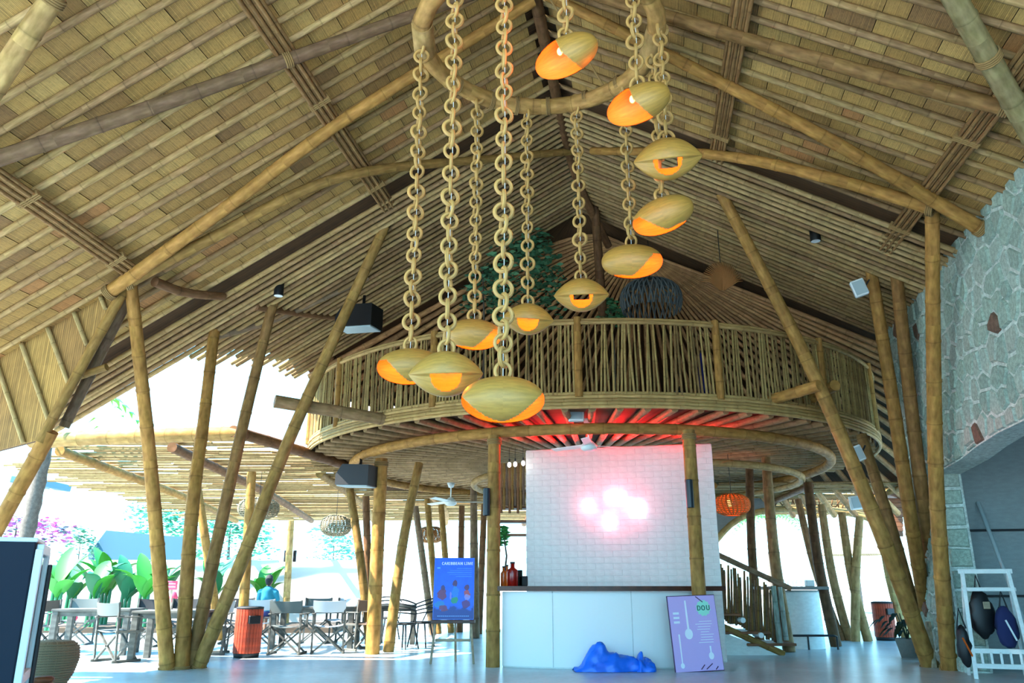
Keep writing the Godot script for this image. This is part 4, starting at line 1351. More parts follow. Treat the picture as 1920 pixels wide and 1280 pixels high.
func fittings() -> void:
	loudspeaker("black loudspeaker slung under the left roof slope by the mezzanine rail", on_z(673, 602, 12.6), -0.35, 0.95)
	loudspeaker("black loudspeaker hung under the ring beam above the stout post", on_z(669, 897, 14.8), -0.35, 0.95)
	spot("small black spotlight on the left roof slope", on_roof(523, 543, -1, 0.2), "roof spotlights")
	spot("small black spotlight on the right roof slope", on_roof(1528, 440, 1, 0.16), "roof spotlights")
	white_box("floodlight", "tilted white floodlight at the top of a steep right-hand pole", "floodlight", on_z(1611, 540, 11.2), Vector3(0.2, 0.26, 0.1), Basis(Vector3.BACK, 0.3) * Basis(Vector3.UP, -0.3))
	white_box("floodlight", "white floodlight under the mezzanine between two right-hand poles", "floodlight", on_z(1608, 850, 13.0), Vector3(0.18, 0.26, 0.1), Basis(Vector3.BACK, 0.35) * Basis(Vector3.UP, -0.3))
	white_box("floodlight", "beige floodlight far back below the arched lattice", "floodlight", on_z(1606, 942, 18.2), Vector3(0.3, 0.3, 0.12), Basis(Vector3.BACK, 0.1))
	white_box("wall_box", "square white speaker box fixed to the ring beam above the screen wall", "speaker", on_z(1080, 774, 12.2), Vector3(0.24, 0.27, 0.12), Basis())
	fan("white ceiling fan hanging before the pink neon screen wall", on_z(1104, 835, 12.5), 0.7, 0.42, 0.35)
	fan("white ceiling fan far back left of the bar", on_z(845, 940, 17.5), 0.85, 0.4, 0.15)
	for q in [[912, 940, 12.5, "dark cylinder wall lamp on the post at the bar's left end", 924, 1250, -1.0], [1295, 930, 12.45, "dark cylinder wall lamp on the post behind the pink menu board", 1320, 1256, -0.6]]:
		var p := on_z(q[0], q[1], q[2])
		var foot := on_y(q[4], q[5], 0.0)
		p = Vector3(foot.x + q[6] * 0.11, p.y, foot.z + 0.11)
		var o := thing("cylinder_lamp", q[3], "wall lamp", p)
		var m := MB.new()
		m.lathe([Vector2(0.04, -0.21), Vector2(0.055, -0.2), Vector2(0.055, 0.2), Vector2(0.04, 0.21)], 18)
		put("housing", m, mat("lamp_teal", Color(0.06, 0.13, 0.17), 0.4), o)
		m = MB.new()
		m.bar(Vector3(0, 0, 0), Vector3(-q[6] * 0.06, 0, -0.06), 0.05, 0.08)
		put("bracket", m, M.black, o)
	basket_lamp("glowing orange basket lamp between the screen wall and the stair", on_z(1372, 946, 15.6), 0.34, 0.42, M.basket_warm, true, 0.9)
	basket_lamp("pale woven basket lamp under the slatted canopy behind the splayed poles", on_z(485, 953, 17.5), 0.42, 0.46, M.wicker, false, 0.25)
	basket_lamp("brown woven basket lamp under the slatted canopy near the stout post", on_z(630, 985, 19.5), 0.36, 0.5, M.wicker, false, 0.4)
	basket_lamp("distant basket lamp under the rear canopy behind the blue poster", on_z(808, 1002, 22.5), 0.38, 0.44, M.wicker_brown, false, 0.3)
	# bare bulbs on strings
	for q in [[658, 758, 14.2], [691, 766, 13.9], [738, 766, 13.4], [955, 871, 14.0], [966, 870, 14.0], [981, 868, 14.0]]:
		var o := thing("string_bulb", "bare white bulb hanging by the mezzanine edge" if q[0] < 800 else "bare white bulb beside the screen wall's top left corner", "bulb", on_z(q[0], q[1], q[2]), "string bulbs on the mezzanine edge" if q[0] < 800 else "string bulbs by the screen wall")
		var m := MB.new()
		m.ball(Vector3.ZERO, Vector3(0.036, 0.05, 0.036), 10, 7)
		put("bulb", m, M.bulb_white, o)
		m = MB.new()
		m.tube([Vector3(0, 0.04, 0), Vector3(0, 0.1, 0)], [0.016, 0.014], 8)
		put("socket", m, M.black, o)
		m = MB.new()
		m.tube([Vector3(0, 0.1, 0), Vector3(0, 0.3, 0)], [0.004, 0.004], 5)
		put("wire", m, M.black, o)
		omni(Vector3(0, 0, 0.0), Color(1.0, 0.95, 0.9), 0.008, 0.05, o)
	# wicker shades and plants up on the mezzanine
	var o := thing("rattan_dome", "grey rattan dome shade with drooping strands above the mezzanine", "pendant lamp", on_z(1220, 552, 14.2))
	for k in 64:
		var a := TAU * k / 64 + 0.03 * (k % 3)
		var m := MB.new()
		var pts := []
		var rad := []
		for i in 8:
			var t := float(i) / 7
			pts.append(Vector3(cos(a + 0.35 * t * (1 if k % 2 else -1)) * 0.58 * sin(t * 1.9 + 0.08), 0.28 - 0.62 * t * t, sin(a + 0.35 * t * (1 if k % 2 else -1)) * 0.58 * sin(t * 1.9 + 0.08)))
			rad.append(0.013)
		m.tube(pts, rad, 5)
		put("strand", m, M.cane_grey, o)
	var oc := MB.new()
	oc.tube([Vector3(0, 0.28, 0), Vector3(0, 2.2, 0)], [0.008, 0.008], 5)
	put("cord", oc, M.black, o)
	o = thing("fan_shade", "brown fan-shaped woven shade high behind the mezzanine railing", "pendant lamp", on_z(1352, 512, 12.3))
	for k in 30:
		var a := lerpf(-1.25, 1.25, k / 29.0)
		var m := MB.new()
		m.tube([Vector3(0.03 * a, -0.3, 0), Vector3(sin(a) * 0.24, -0.3 + cos(a) * 0.34, 0.12), Vector3(sin(a) * 0.36, -0.3 + cos(a) * 0.5, 0.0)], [0.012, 0.012, 0.008], 5)
		put("strand", m, M.wicker_brown, o)
	oc = MB.new()
	oc.tube([Vector3(0, 0.18, 0), Vector3(0, 0.9, 0)], [0.008, 0.008], 5)
	put("cord", oc, M.black, o)

# ------------------------------------------------------------------ furniture
var chair_mesh := {}
func bits(key: String, f: Callable) -> ArrayMesh:
	if not chair_mesh.has(key):
		var m := MB.new()
		f.call(m)
		chair_mesh[key] = m.mesh()
	return chair_mesh[key]

func director_chair(label: String, p: Vector3, yaw: float, cloth: String, group := "director's chairs around the dining tables") -> void:
	# the sitter faces +z
	var o := thing("director_chair", label, "chair", p, group, yaw)
	for s in [-1.0, 1.0]:
		var sd := "l" if s < 0 else "r"
		put("leg", bits("front" + sd, func(m): m.bar(Vector3(-0.25 * s, 0.03, 0.2), Vector3(0.25 * s, 0.45, 0.2), 0.025, 0.04, Vector3.BACK)), M.grey_wood, o)
		put("leg", bits("rear" + sd, func(m): m.bar(Vector3(-0.25 * s, 0.03, -0.16), Vector3(0.25 * s, 0.45, -0.16), 0.025, 0.04, Vector3.BACK)), M.grey_wood, o)
		put("runner", bits("run" + sd, func(m): m.box(Vector3(0.27 * s, 0.02, 0.02), Vector3(0.035, 0.04, 0.5), 0.006)), M.grey_wood, o)
		put("seat_rail", bits("rail" + sd, func(m): m.box(Vector3(0.26 * s, 0.455, 0.02), Vector3(0.035, 0.04, 0.48), 0.006)), M.grey_wood, o)
		put("arm_post", bits("apost" + sd, func(m): m.bar(Vector3(0.27 * s, 0.45, 0.19), Vector3(0.27 * s, 0.66, 0.19), 0.03, 0.03)), M.grey_wood, o)
		put("back_post", bits("bpost" + sd, func(m): m.bar(Vector3(0.27 * s, 0.03, -0.17), Vector3(0.27 * s, 0.9, -0.22), 0.03, 0.03)), M.grey_wood, o)
		put("arm", bits("arm" + sd, func(m): m.box(Vector3(0.275 * s, 0.67, 0.0), Vector3(0.055, 0.022, 0.5), 0.006)), M.grey_wood, o)
	put("seat", bits("seat", func(m):
		var g := []
		for i in 7:
			var row := []
			for j in 5: row.append(Vector3(-0.26 + 0.52 * i / 6.0, 0.475 - 0.035 * sin(PI * i / 6.0), -0.2 + 0.42 * j / 4.0))
			g.append(row)
		m.sheet(g, 0.008)), M[cloth], o)
	put("backrest", bits("back", func(m):
		var g := []
		for i in 9:
			var row := []
			for j in 4: row.append(Vector3(-0.285 + 0.57 * i / 8.0, 0.7 + 0.19 * j / 3.0 - 0.012 * sin(PI * i / 8.0), -0.21 - 0.012 * j - 0.035 * sin(PI * i / 8.0)))
			g.append(row)
		m.sheet(g, 0.01)), M[cloth], o)

func dining_table(label: String, p: Vector3, yaw: float, w: float, dp: float) -> void:
	var o := thing("dining_table", label, "table", p, "grey wooden dining tables", yaw)
	var m := MB.new()
	m.box(Vector3(0, 0.74, 0), Vector3(w, 0.04, dp), 0.006)
	put("tabletop", m, M.grey_wood, o)
	m = MB.new()
	m.box(Vector3(0, 0.68, 0), Vector3(w - 0.12, 0.08, dp - 0.12))
	put("apron", m, M.grey_wood, o)
	for sx in [-1, 1]:
		for sz in [-1, 1]:
			m = MB.new()
			m.box(Vector3(sx * (w / 2 - 0.06), 0.36, sz * (dp / 2 - 0.06)), Vector3(0.1, 0.72, 0.1), 0.008)
			put("leg", m, M.grey_wood, o)

func bistro_chair(label: String, p: Vector3, yaw: float) -> void:
	var o := thing("bistro_chair", label, "chair", p, "rattan armchairs beyond the stout post", yaw)
	put("seat", bits("bseat", func(m): m.lathe([Vector2(0.001, 0.43), Vector2(0.22, 0.43), Vector2(0.24, 0.45), Vector2(0.22, 0.47), Vector2(0.001, 0.465)], 20)), M.charcoal, o)
	for a in [45, 135, 225, 315]:
		put("leg", bits("bleg%d" % a, func(m):
			var d := Vector3(cos(deg_to_rad(a)), 0, sin(deg_to_rad(a)))
			m.tube([d * 0.28, d * 0.18 + Vector3(0, 0.44, 0)], [0.014, 0.018], 7)), M.charcoal, o)
	put("backrest", bits("bback", func(m):
		for h in 4:
			var pts := []
			var rad := []
			for i in 13:
				var a := PI + PI * i / 12.0
				pts.append(Vector3(cos(a) * 0.27, 0.62 + 0.06 * h + 0.1 * sin(-a) * (0.4 + 0.2 * h), sin(a) * 0.26)); rad.append(0.015)
			m.tube(pts, rad, 6)), M.charcoal, o)
	for s in [-1.0, 1.0]:
		put("arm_post", bits("barm%d" % int(s), func(m): m.tube([Vector3(0.2 * s, 0.45, 0.08), Vector3(0.27 * s, 0.66, 0.0)], [0.013, 0.013], 6)), M.charcoal, o)

func bin(label: String, p: Vector3, yaw: float, hole: bool) -> void:
	var o := thing("slatted_bin", label, "bin", p, "", yaw)
	var sl := MB.new()
	sl.box(Vector3(0, 0.42, 0), Vector3(0.05, 0.7, 0.025), 0.006)
	var sm := sl.mesh()
	for k in 26:
		var a := TAU * k / 26
		put("slat", sm, M.orange_slat, o, Transform3D(Basis(Vector3.UP, -a + PI / 2), Vector3(cos(a) * 0.21, 0, sin(a) * 0.21)))
	var m := MB.new()
	m.lathe([Vector2(0.001, 0.0), Vector2(0.2, 0.0), Vector2(0.21, 0.06), Vector2(0.195, 0.08), Vector2(0.195, 0.76), Vector2(0.225, 0.77), Vector2(0.225, 0.8), Vector2(0.17, 0.81), Vector2(0.001, 0.805)], 26)
	put("liner", m, M.charcoal, o)
	if hole:
		m = MB.new()
		m.hull_box(Transform3D(Basis(Vector3.UP, 0), Vector3(0, 0.6, 0.215)), Vector3(0.2, 0.13, 0.06), 0.01)
		put("opening", m, M.black, o)

func furniture() -> void:
	dining_table("grey wooden table in front of the banana plants, farther from the poles", on_y(175, 1226, 0.0), 0.12, 1.3, 0.8)
	dining_table("grey wooden table behind the four splayed poles", on_y(318, 1236, 0.0), 0.06, 1.1, 0.8)
	dining_table("grey wooden table among the chairs between bin and stout post", on_y(590, 1214, 0.0), 0.0, 1.6, 0.8)
	dining_table("small dark table beyond the stout post", on_y(742, 1206, 0.0), 0.1, 0.8, 0.7)
	var ch := [
		[92, 1222, 1.2, "canvas_brown", "director's chair with a brown canvas back beside the tall blue fridge"],
		[140, 1208, 0.15, "canvas_grey", "director's chair on the banana side of the farther grey table"],
		[214, 1240, 2.6, "canvas_grey", "director's chair with creased grey canvas between the two left tables"],
		[268, 1212, 0.05, "canvas_dark", "dark-backed director's chair before the banana plants, first of a pair"],
		[330, 1210, -0.05, "canvas_dark", "dark-backed director's chair before the banana plants, behind the poles"],
		[400, 1226, -1.4, "canvas_pale", "pale-backed director's chair seen from the side by the orange bin"],
		[486, 1214, 3.2, "canvas_pale", "pale-backed director's chair right behind the orange bin"],
		[537, 1226, 3.1, "canvas_grey", "olive-grey director's chair turned its back, beside the orange bin"],
		[588, 1206, 0.0, "canvas_grey", "director's chair on the far side of the table by the stout post"],
		[614, 1224, 3.3, "canvas_pale", "pale director's chair turned its back, near the stout post"],
		[672, 1218, -2.2, "canvas_brown", "brown-backed director's chair nearest the stout post"],
		[640, 1206, -0.4, "canvas_pale", "pale director's chair far side, between the table and the stout post"],
		[440, 1206, 0.1, "canvas_dark", "dark director's chair half hidden behind the orange bin"]]
	for q in ch: director_chair(q[4], on_y(q[0], q[1], 0.0), q[2], q[3])
	bistro_chair("dark rattan armchair beside the leaning pole, nearer the small table", on_y(757, 1216, 0.0), 2.6)
	bistro_chair("dark rattan armchair left of the easel", on_y(789, 1212, 0.0), -1.9)
	bistro_chair("dark rattan armchair on the far side of the small table", on_y(728, 1198, 0.0), 0.4)
	bin("orange slatted bin with a black rim beside the four splayed poles", on_y(461, 1232, 0.0), 0.7, true)
	bin("orange slatted bin far back beside the potted plant", on_y(1662, 1200, 0.0), 0.35, true)
	# easel and posters
	var a := on_y(848, 1244, 0.0)
	var o := thing("easel", "pale wooden easel holding a blue poster", "easel", a)
	for s in [-1.0, 1.0]:
		var m := MB.new()
		m.bar(Vector3(0.33 * s, 0, 0.06), Vector3(0.2 * s, 1.4, -0.12), 0.035, 0.045, Vector3.BACK, 0.005)
		put("leg", m, M.pale_wood, o)
	var m2 := MB.new()
	m2.bar(Vector3(0.02, 0, -0.45), Vector3(0.0, 1.45, -0.15), 0.035, 0.05, Vector3.BACK, 0.005)
	put("rear_leg", m2, M.pale_wood, o)
	m2 = MB.new()
	m2.box(Vector3(0, 0.34, 0.02), Vector3(0.54, 0.04, 0.03), 0.005)
	put("crossbar", m2, M.pale_wood, o)
	m2 = MB.new()
	m2.box(Vector3(0, 0.61, 0.02), Vector3(0.68, 0.05, 0.12), 0.006)
	put("ledge", m2, M.dark_wood, o)
	blue_poster(a + Vector3(0.0, 0.64, 0.03))
	pink_board()
	blue_bag()

func print_text(parent: Node, s: String, x: Transform3D, px: float, mt: Material, called := "lettering") -> void:
	var t := TextMesh.new()
	t.text = s
	var f := SystemFont.new()
	f.font_names = PackedStringArray(["Droid Sans"])
	f.font_weight = 700
	t.font = f
	t.font_size = 32
	t.pixel_size = px
	t.depth = 0.002
	put(called, t, mt, parent, x)

func blue_poster(p: Vector3) -> void:
	# printed poster: night-blue ground, three seated figures as plain patches of colour, rows of small print
	var w := 0.64
	var h := 0.94
	var z := noise(12, 0.02, 3)
	var blobs := [[0.2, 0.6, 0.11, 0.09, Color(0.5, 0.12, 0.3)], [0.22, 0.49, 0.05, 0.04, Color(0.3, 0.12, 0.35)], [0.14, 0.76, 0.12, 0.06, Color(0.05, 0.5, 0.75)], [0.25, 0.83, 0.12, 0.05, Color(0.5, 0.15, 0.35)], [0.53, 0.42, 0.06, 0.05, Color(0.35, 0.08, 0.3)], [0.53, 0.57, 0.09, 0.1, Color(0.08, 0.5, 0.85)], [0.53, 0.7, 0.1, 0.05, Color(0.1, 0.6, 0.35)], [0.83, 0.49, 0.06, 0.05, Color(0.4, 0.1, 0.3)], [0.84, 0.58, 0.08, 0.06, Color(0.8, 0.25, 0.25)], [0.84, 0.64, 0.07, 0.05, Color(0.6, 0.55, 0.85)], [0.82, 0.76, 0.12, 0.06, Color(0.4, 0.1, 0.4)], [0.42, 0.62, 0.025, 0.07, Color(0.6, 0.5, 0.85)]]
	var tex := picture(256, 376, func(x, y):
		var X: float = x / 256.0
		var Y: float = y / 376.0
		var n: float = z.get_noise_2d(x, y)
		var c := Color(0.02, 0.36 + 0.03 * n, 0.94)
		if Y > 0.78: c = c.lerp(Color(0.03, 0.18, 0.55), smoothstep(0.78 + 0.08 * n, 0.86 + 0.08 * n, Y))
		for q in blobs:
			if pow((X - q[0]) / q[2], 2) + pow((Y - q[1]) / q[3], 2) + 0.9 * n < 1.0: c = c.lerp(q[4], 0.85)
		if Y > 0.14 and Y < 0.31 and X > 0.62 - 0.3 * fmod(absf(sin(floor(Y * 60) * 12.9)), 1.0) and X < 0.94 and fmod(Y * 60, 1.0) < 0.4 and int(x * 0.7 + y * 3) % 5 != 0 and int(floor(Y * 60)) % 2 == 0: c = c.lerp(Color(0.6, 0.8, 1), 0.6)
		if Y > 0.945 and Y < 0.955 and X > 0.1 and X < 0.9 and int(x / 3.0) % 4 != 0: c = Color(0.5, 0.7, 1)
		if Y > 0.15 and Y < 0.17 and X > 0.06 and X < 0.14 : c = Color(0.4, 0.7, 1)
		return c)
	var pm := mat("poster_blue", Color(1, 1, 1), 0.35, tex)
	var o := thing("blue_poster", "bright blue printed poster with white title standing on the easel", "poster", p)
	var tilt := Basis(Vector3.RIGHT, -0.13)
	var m := MB.new()
	m.hull_box(Transform3D(tilt, tilt * Vector3(0, h / 2, -0.012)), Vector3(w, h, 0.02), 0.003)
	put("board", m, M.blue_film, o)
	var q := MB.new()
	var id := []
	for c in [[-1, 0], [1, 0], [1, 1], [-1, 1]]:
		id.append(q.vert(tilt * Vector3(c[0] * w / 2 * 0.98, h * (0.01 + 0.98 * c[1]), 0.001), tilt * Vector3.BACK, Vector2(0.5 + c[0] * 0.5, 1.0 - c[1])))
	q.tri(id[0], id[1], id[2]); q.tri(id[0], id[2], id[3])
	put("print", q, pm, o)
	print_text(o, "CARIBBEAN LIME", Transform3D(tilt, tilt * Vector3(0.045, h * 0.905, 0.003)), 0.0019, M.ink_white)

func pink_board() -> void:
	var b := on_y(1306, 1256, 0.0) + Vector3(0, 0, 0.24)
	var o := thing("menu_board", "leaning pink menu board with a mint badge against the bar front", "poster", b, "", 0.22)
	var w := 0.74
	var h := 1.02
	var tilt := Basis(Vector3.RIGHT, -0.1) * Basis(Vector3.BACK, 0.03)
	var m := MB.new()
	m.hull_box(Transform3D(tilt, tilt * Vector3(0, h / 2, -0.012)), Vector3(w, h, 0.02), 0.003)
	put("frame", m, M.ink_dark, o)
	m = MB.new()
	m.hull_box(Transform3D(tilt, tilt * Vector3(0, h / 2, 0.0)), Vector3(w - 0.02, h - 0.02, 0.006))
	put("print", m, M.poster_pink, o)
	# the badge: a rounded star with letters, and plain shapes of the print: ladles, rules
	var pg := PackedVector2Array()
	for k in 24:
		var r := 0.115 if k % 2 else 0.1
		pg.append(Vector2(0.17 + cos(TAU * k / 24) * r, 0.84 + sin(TAU * k / 24) * r))
	m = MB.new()
	m.prism(pg, Transform3D(tilt, tilt * Vector3(0, 0, 0.003)), 0.002)
	put("badge", m, M.poster_mint, o)
	print_text(o, "DOU", Transform3D(tilt, tilt * Vector3(0.17, 0.84, 0.006)), 0.003, M.ink_green)
	var ladle := func(x0: float, y0: float, y1: float, r: float) -> void:
		var l := MB.new()
		var q := PackedVector2Array([Vector2(x0 - 0.012, y1), Vector2(x0 + 0.012, y1)])
		for k in 15:
			var a := PI / 2 - 0.25 - (TAU - 0.5) * k / 14.0
			q.append(Vector2(x0 + cos(a) * r, y0 + sin(a) * r * 1.2))
		l.prism(q, Transform3D(tilt, tilt * Vector3(0, 0, 0.003)), 0.0015)
		put("ladle_print", l, M.ink_white, o)
	ladle.call(-0.1, 0.5, 0.95, 0.06)
	ladle.call(-0.25, 0.09, 0.5, 0.03)
	ladle.call(0.2, 0.2, 0.33, 0.04)
	var g := RandomNumberGenerator.new()
	g.seed = 2
	for k in 9:
		m = MB.new()
		m.hull_box(Transform3D(tilt, tilt * Vector3(0.16 + g.randf_range(-0.03, 0.03), 0.66 - 0.035 * k, 0.004)), Vector3(g.randf_range(0.12, 0.26), 0.008, 0.002))
		put("print_line", m, M.ink_white, o)
	for k in 3:
		m = MB.new()
		m.hull_box(Transform3D(tilt, tilt * Vector3(-0.26, 0.78 - 0.06 * k, 0.004)), Vector3(0.09, 0.03, 0.002))
		put("print_line", m, M.ink_white, o)
	for q in [[0.02, 0.03, 0.08, 0.09], [0.1, 0.03, 0.2, 0.1], [0.24, 0.02, 0.28, 0.06], [0.07, 1.0, 0.17, 0.92]]:
		m = MB.new()
		m.bar(tilt * Vector3(q[0], q[1], 0.005), tilt * Vector3(q[2], q[3], 0.005), 0.003, 0.012)
		put("brush_stroke", m, M.ink_dark, o)

func blue_bag() -> void:
	var z := noise(5, 1.9, 3)
	var o := thing("blue_bundle", "crumpled bright blue plastic bundle on the floor before the bar", "bundle", on_y(1148, 1256, 0.0) + Vector3(0, 0, 0.12))
	for q in [[-0.56, 0.36, 0.34, 0.0], [0.28, 0.58, 0.25, 9.0]]:
		var g := []
		for i in 25:
			var row := []
			var t := i / 24.0
			for j in 23:
				var a := PI * j / 22.0
				var end: float = pow(sin(PI * clampf(t * 0.96 + 0.02, 0, 1)), 0.45)
				var hump: float = q[2] * ((0.16 + 0.84 * smoothstep(0.08, 0.28, t)) * (1.0 - 0.22 * smoothstep(0.4, 0.56, t)) + 0.04 * sin(t * 21.0)) * (end if q[3] > 0 else pow(sin(PI * clampf(t * 0.8 + 0.16, 0, 1)), 0.3))
				var p := Vector3(lerpf(q[0], q[1], t), sin(a) * hump, cos(a) * 0.2 * (0.6 + 0.4 * end))
				var n: float = z.get_noise_3d(p.x * 1.2 + q[3], p.y * 1.3, p.z)
				var n2: float = absf(z.get_noise_3d(p.x * 3.0, p.y * 3.0 + 9, p.z * 3.0))
				p += Vector3(0.05 * n, (0.07 * n - 0.06 * n2) * sin(a), 0.08 * n)
				p.y = maxf(p.y, 0.004)
				row.append(p)
			g.append(row)
		var m := MB.new()
		m.sheet(g, 0.006)
		put("sheeting" if q[3] == 0.0 else "rolled_end", m, M.blue_film, o)

# ------------------------------------------------------------------ things at the edges
func clutter() -> void:
	# tall drinks fridge on the left
	var f := on_z(68, 1015, 5.9)
	var h := f.y
	var o := thing("drinks_fridge", "tall fridge with a dark blue side and a white framed glass door", "fridge", Vector3(f.x, 0, f.z), "", 0.44)
	var m := MB.new()
	m.box(Vector3(-0.42, h / 2 + 0.02, -0.33), Vector3(0.84, h - 0.04, 0.66), 0.008)
	put("cabinet", m, M.fridge_blue, o)
	m = MB.new()
	m.box(Vector3(-0.42, h + 0.012, -0.33), Vector3(0.86, 0.03, 0.68), 0.006)
	put("top_trim", m, M.white_plastic, o)
	m = MB.new()
	for q in [[0.0, 0.72, -0.025, 0.05], [0.0, 0.72, -0.66, 0.06]]:
		m.box(Vector3(0.03, 0.06 + (h - 0.1) / 2, q[2]), Vector3(0.05, h - 0.12, q[3]), 0.006)
	for y in [0.09, 0.52, h - 0.05]:
		m.box(Vector3(0.03, y, -0.34), Vector3(0.05, 0.07, 0.6), 0.006)
	put("door_frame", m, M.white_plastic, o)
	m = MB.new()
	m.box(Vector3(0.03, h / 2, -0.34), Vector3(0.01, h - 0.2, 0.56))
	put("door_glass", m, M.glass, o)
	m = MB.new()
	m.box(Vector3(0.07, h * 0.5, -0.63), Vector3(0.03, h * 0.8, 0.03), 0.006)
	put("door_handle", m, M.black, o)
	# woven seat back and a striped coil beside it
	o = thing("wicker_stool", "rounded woven wicker stool beside the blue fridge", "stool", on_z(74, 1345, 7.9))
	o.position.y = 0.0
	m = MB.new()
	m.lathe([Vector2(0.15, 0.0), Vector2(0.19, 0.02), Vector2(0.15, 0.14), Vector2(0.16, 0.26), Vector2(0.22, 0.38), Vector2(0.25, 0.5), Vector2(0.24, 0.6), Vector2(0.19, 0.655), Vector2(0.001, 0.67)], 36)
	put("body", m, M.wicker, o)
	for k in 30:
		m = MB.new()
		var y := 0.02 + 0.021 * k
		var prof := [[0.0, 0.185], [0.14, 0.15], [0.26, 0.16], [0.38, 0.22], [0.5, 0.25], [0.6, 0.24], [0.66, 0.19]]
		var r := 0.2
		for i in prof.size() - 1:
			if y >= prof[i][0] and y <= prof[i + 1][0]: r = lerpf(prof[i][1], prof[i + 1][1], (y - prof[i][0]) / (prof[i + 1][0] - prof[i][0]))
		m.torus(Transform3D(Basis(Vector3.RIGHT, PI / 2), Vector3(0, y, 0)), r, 0.009, 36, 6)
		put("cane_ring", m, M.wicker, o)
	o = thing("striped_basket", "small ribbed basket with cream stripes in front of the wicker stool", "basket", on_z(66, 1345, 7.2))
	o.position.y = 0.0
	for k in 9:
		m = MB.new()
		m.torus(Transform3D(Basis(Vector3.RIGHT, PI / 2), Vector3(0, 0.03 + 0.046 * k, 0)), 0.085 + 0.006 * sin(k * 0.6), 0.022, 24, 7)
		put("coil", m, M.pale_wood if k % 2 else M.teak, o)
	m = MB.new()
	m.lathe([Vector2(0.001, 0.0), Vector2(0.08, 0.0), Vector2(0.085, 0.42), Vector2(0.001, 0.42)], 20)
	put("core", m, M.teak, o)
	# white folding rack before the alcove, with hanging bags
	var b := on_y(1880, 1272, 0.0)
	o = thing("white_rack", "white painted ladder rack with slatted shelf standing before the alcove", "rack", b, "", -0.35)
	for s in [-1.0, 1.0]:
		m = MB.new()
		m.bar(Vector3(0.33 * s, 0, 0.2), Vector3(0.27 * s, 1.34, 0.0), 0.05, 0.04, Vector3.BACK, 0.005)
		put("upright", m, M.white_paint, o)
		m = MB.new()
		m.bar(Vector3(0.33 * s, 0, -0.35), Vector3(0.27 * s, 1.3, -0.04), 0.04, 0.035, Vector3.BACK, 0.005)
		put("upright", m, M.white_paint, o)
	for q in [[1.33, 0.06], [1.1, 0.05], [0.34, 0.06], [0.16, 0.06]]:
		m = MB.new()
		m.box(Vector3(0, q[0], 0.2 - 0.15 * q[0]), Vector3(0.64, q[1], 0.035), 0.005)
		put("rung", m, M.white_paint, o)
	for k in 5:
		m = MB.new()
		m.box(Vector3(-0.22 + 0.11 * k, 0.25, 0.165), Vector3(0.03, 0.15, 0.02), 0.004)
		put("slat", m, M.white_paint, o)
	var zz := noise(8, 2.2, 3)
	var k2 := 0
	for q in [[-0.12, 0.78, 0.0, 0.16, 0.3, "black", "black bag with a cream label hanging on the white rack"], [0.14, 0.62, 0.02, 0.14, 0.26, "navy_cloth", "dark navy bag hanging lower on the white rack"], [-0.4, 0.4, 0.1, 0.08, 0.26, "black", "small black pouch hanging outside the white rack"]]:
		var bag := thing("hanging_bag", q[6], "bag", o.transform * Vector3(q[0], q[1], q[2]), "bags on the white rack")
		m = MB.new()
		m.ball(Vector3.ZERO, Vector3(q[3], q[4], 0.09), 18, 14)
		for i in m.v.size():
			var p := m.v[i]
			m.v[i] = p + p.normalized() * 0.05 * zz.get_noise_3d(p.x * 3, p.y * 3, p.z * 3 + k2 * 7)
		put("body", m, M[q[5]], bag)
		m = MB.new()
		m.tube([Vector3(-0.06, q[4] * 0.8, 0), Vector3(0, q[4] + 0.2, 0), Vector3(0.06, q[4] * 0.8, 0)], [0.012, 0.012, 0.012], 6)
		put("strap", m, M.charcoal, bag)
		if k2 == 0:
			m = MB.new()
			m.box(Vector3(0.03, 0.12, 0.1), Vector3(0.09, 0.09, 0.012), 0.004)
			put("tag", m, M.pale_wood, bag)
		else:
			m = MB.new()
			m.bar(Vector3(-0.05, 0.1, 0.09), Vector3(0.05, -0.15, 0.095), 0.01, 0.02)
			put("trim", m, M.amber if k2 == 2 else M.white_plastic, bag)
		k2 += 1
	# poles leaning in the alcove
	var wallp := func(u0, v0, u1, v1, s0, s1): return [on_s(u0, v0, ACROSS + s0), on_s(u1, v1, ACROSS + s1)]
	var lean := [[1845, 1150, 1822, 922, 1.0, 1.3, 0.028, "charcoal", "long dark pole leaning in the alcove behind the white rack"], [1885, 1075, 1834, 942, 0.7, 0.8, 0.03, "grille", "pale pipe leaning crosswise in the alcove"], [1862, 1090, 1856, 940, 1.1, 1.3, 0.026, "grille", "pale upright pipe standing in the alcove"], [1836, 1170, 1807, 968, 0.9, 1.2, 0.022, "charcoal", "thin dark rod leaning nearest the stone jamb"]]
	for q in lean:
		var p := [on_s(q[0], q[1], ACROSS + q[4]), on_s(q[2], q[3], ACROSS + q[5])]
		var dir: Vector3 = p[0] - p[1]
		var foot: Vector3 = p[0] + dir * (p[0].y / maxf(0.05, -dir.y))
		m = MB.new()
		m.tube([foot, p[1]], [q[6], q[6]], 10)
		whole("leaning_pole", m, M[q[7]], q[8], "pole")
	m = MB.new()
	m.tube(wallp.call(1822, 988, 1842, 970, 1.1, 1.2), [0.014, 0.014], 8)
	whole("clamp_bar", m, M.grille, "short pale bar clamped between the leaning poles", "bar")
	# potted plant by the right-hand poles
	o = thing("potted_plant", "dark leafy plant in a grey pot beside the right-hand poles", "potted plant", on_y(1706, 1232, 0.0))
	m = MB.new()
	m.lathe([Vector2(0.001, 0.0), Vector2(0.13, 0.0), Vector2(0.19, 0.26), Vector2(0.2, 0.3), Vector2(0.17, 0.3), Vector2(0.16, 0.26), Vector2(0.001, 0.25)], 22)
	put("pot", m, M.clay, o)
	var g := RandomNumberGenerator.new()
	g.seed = 71
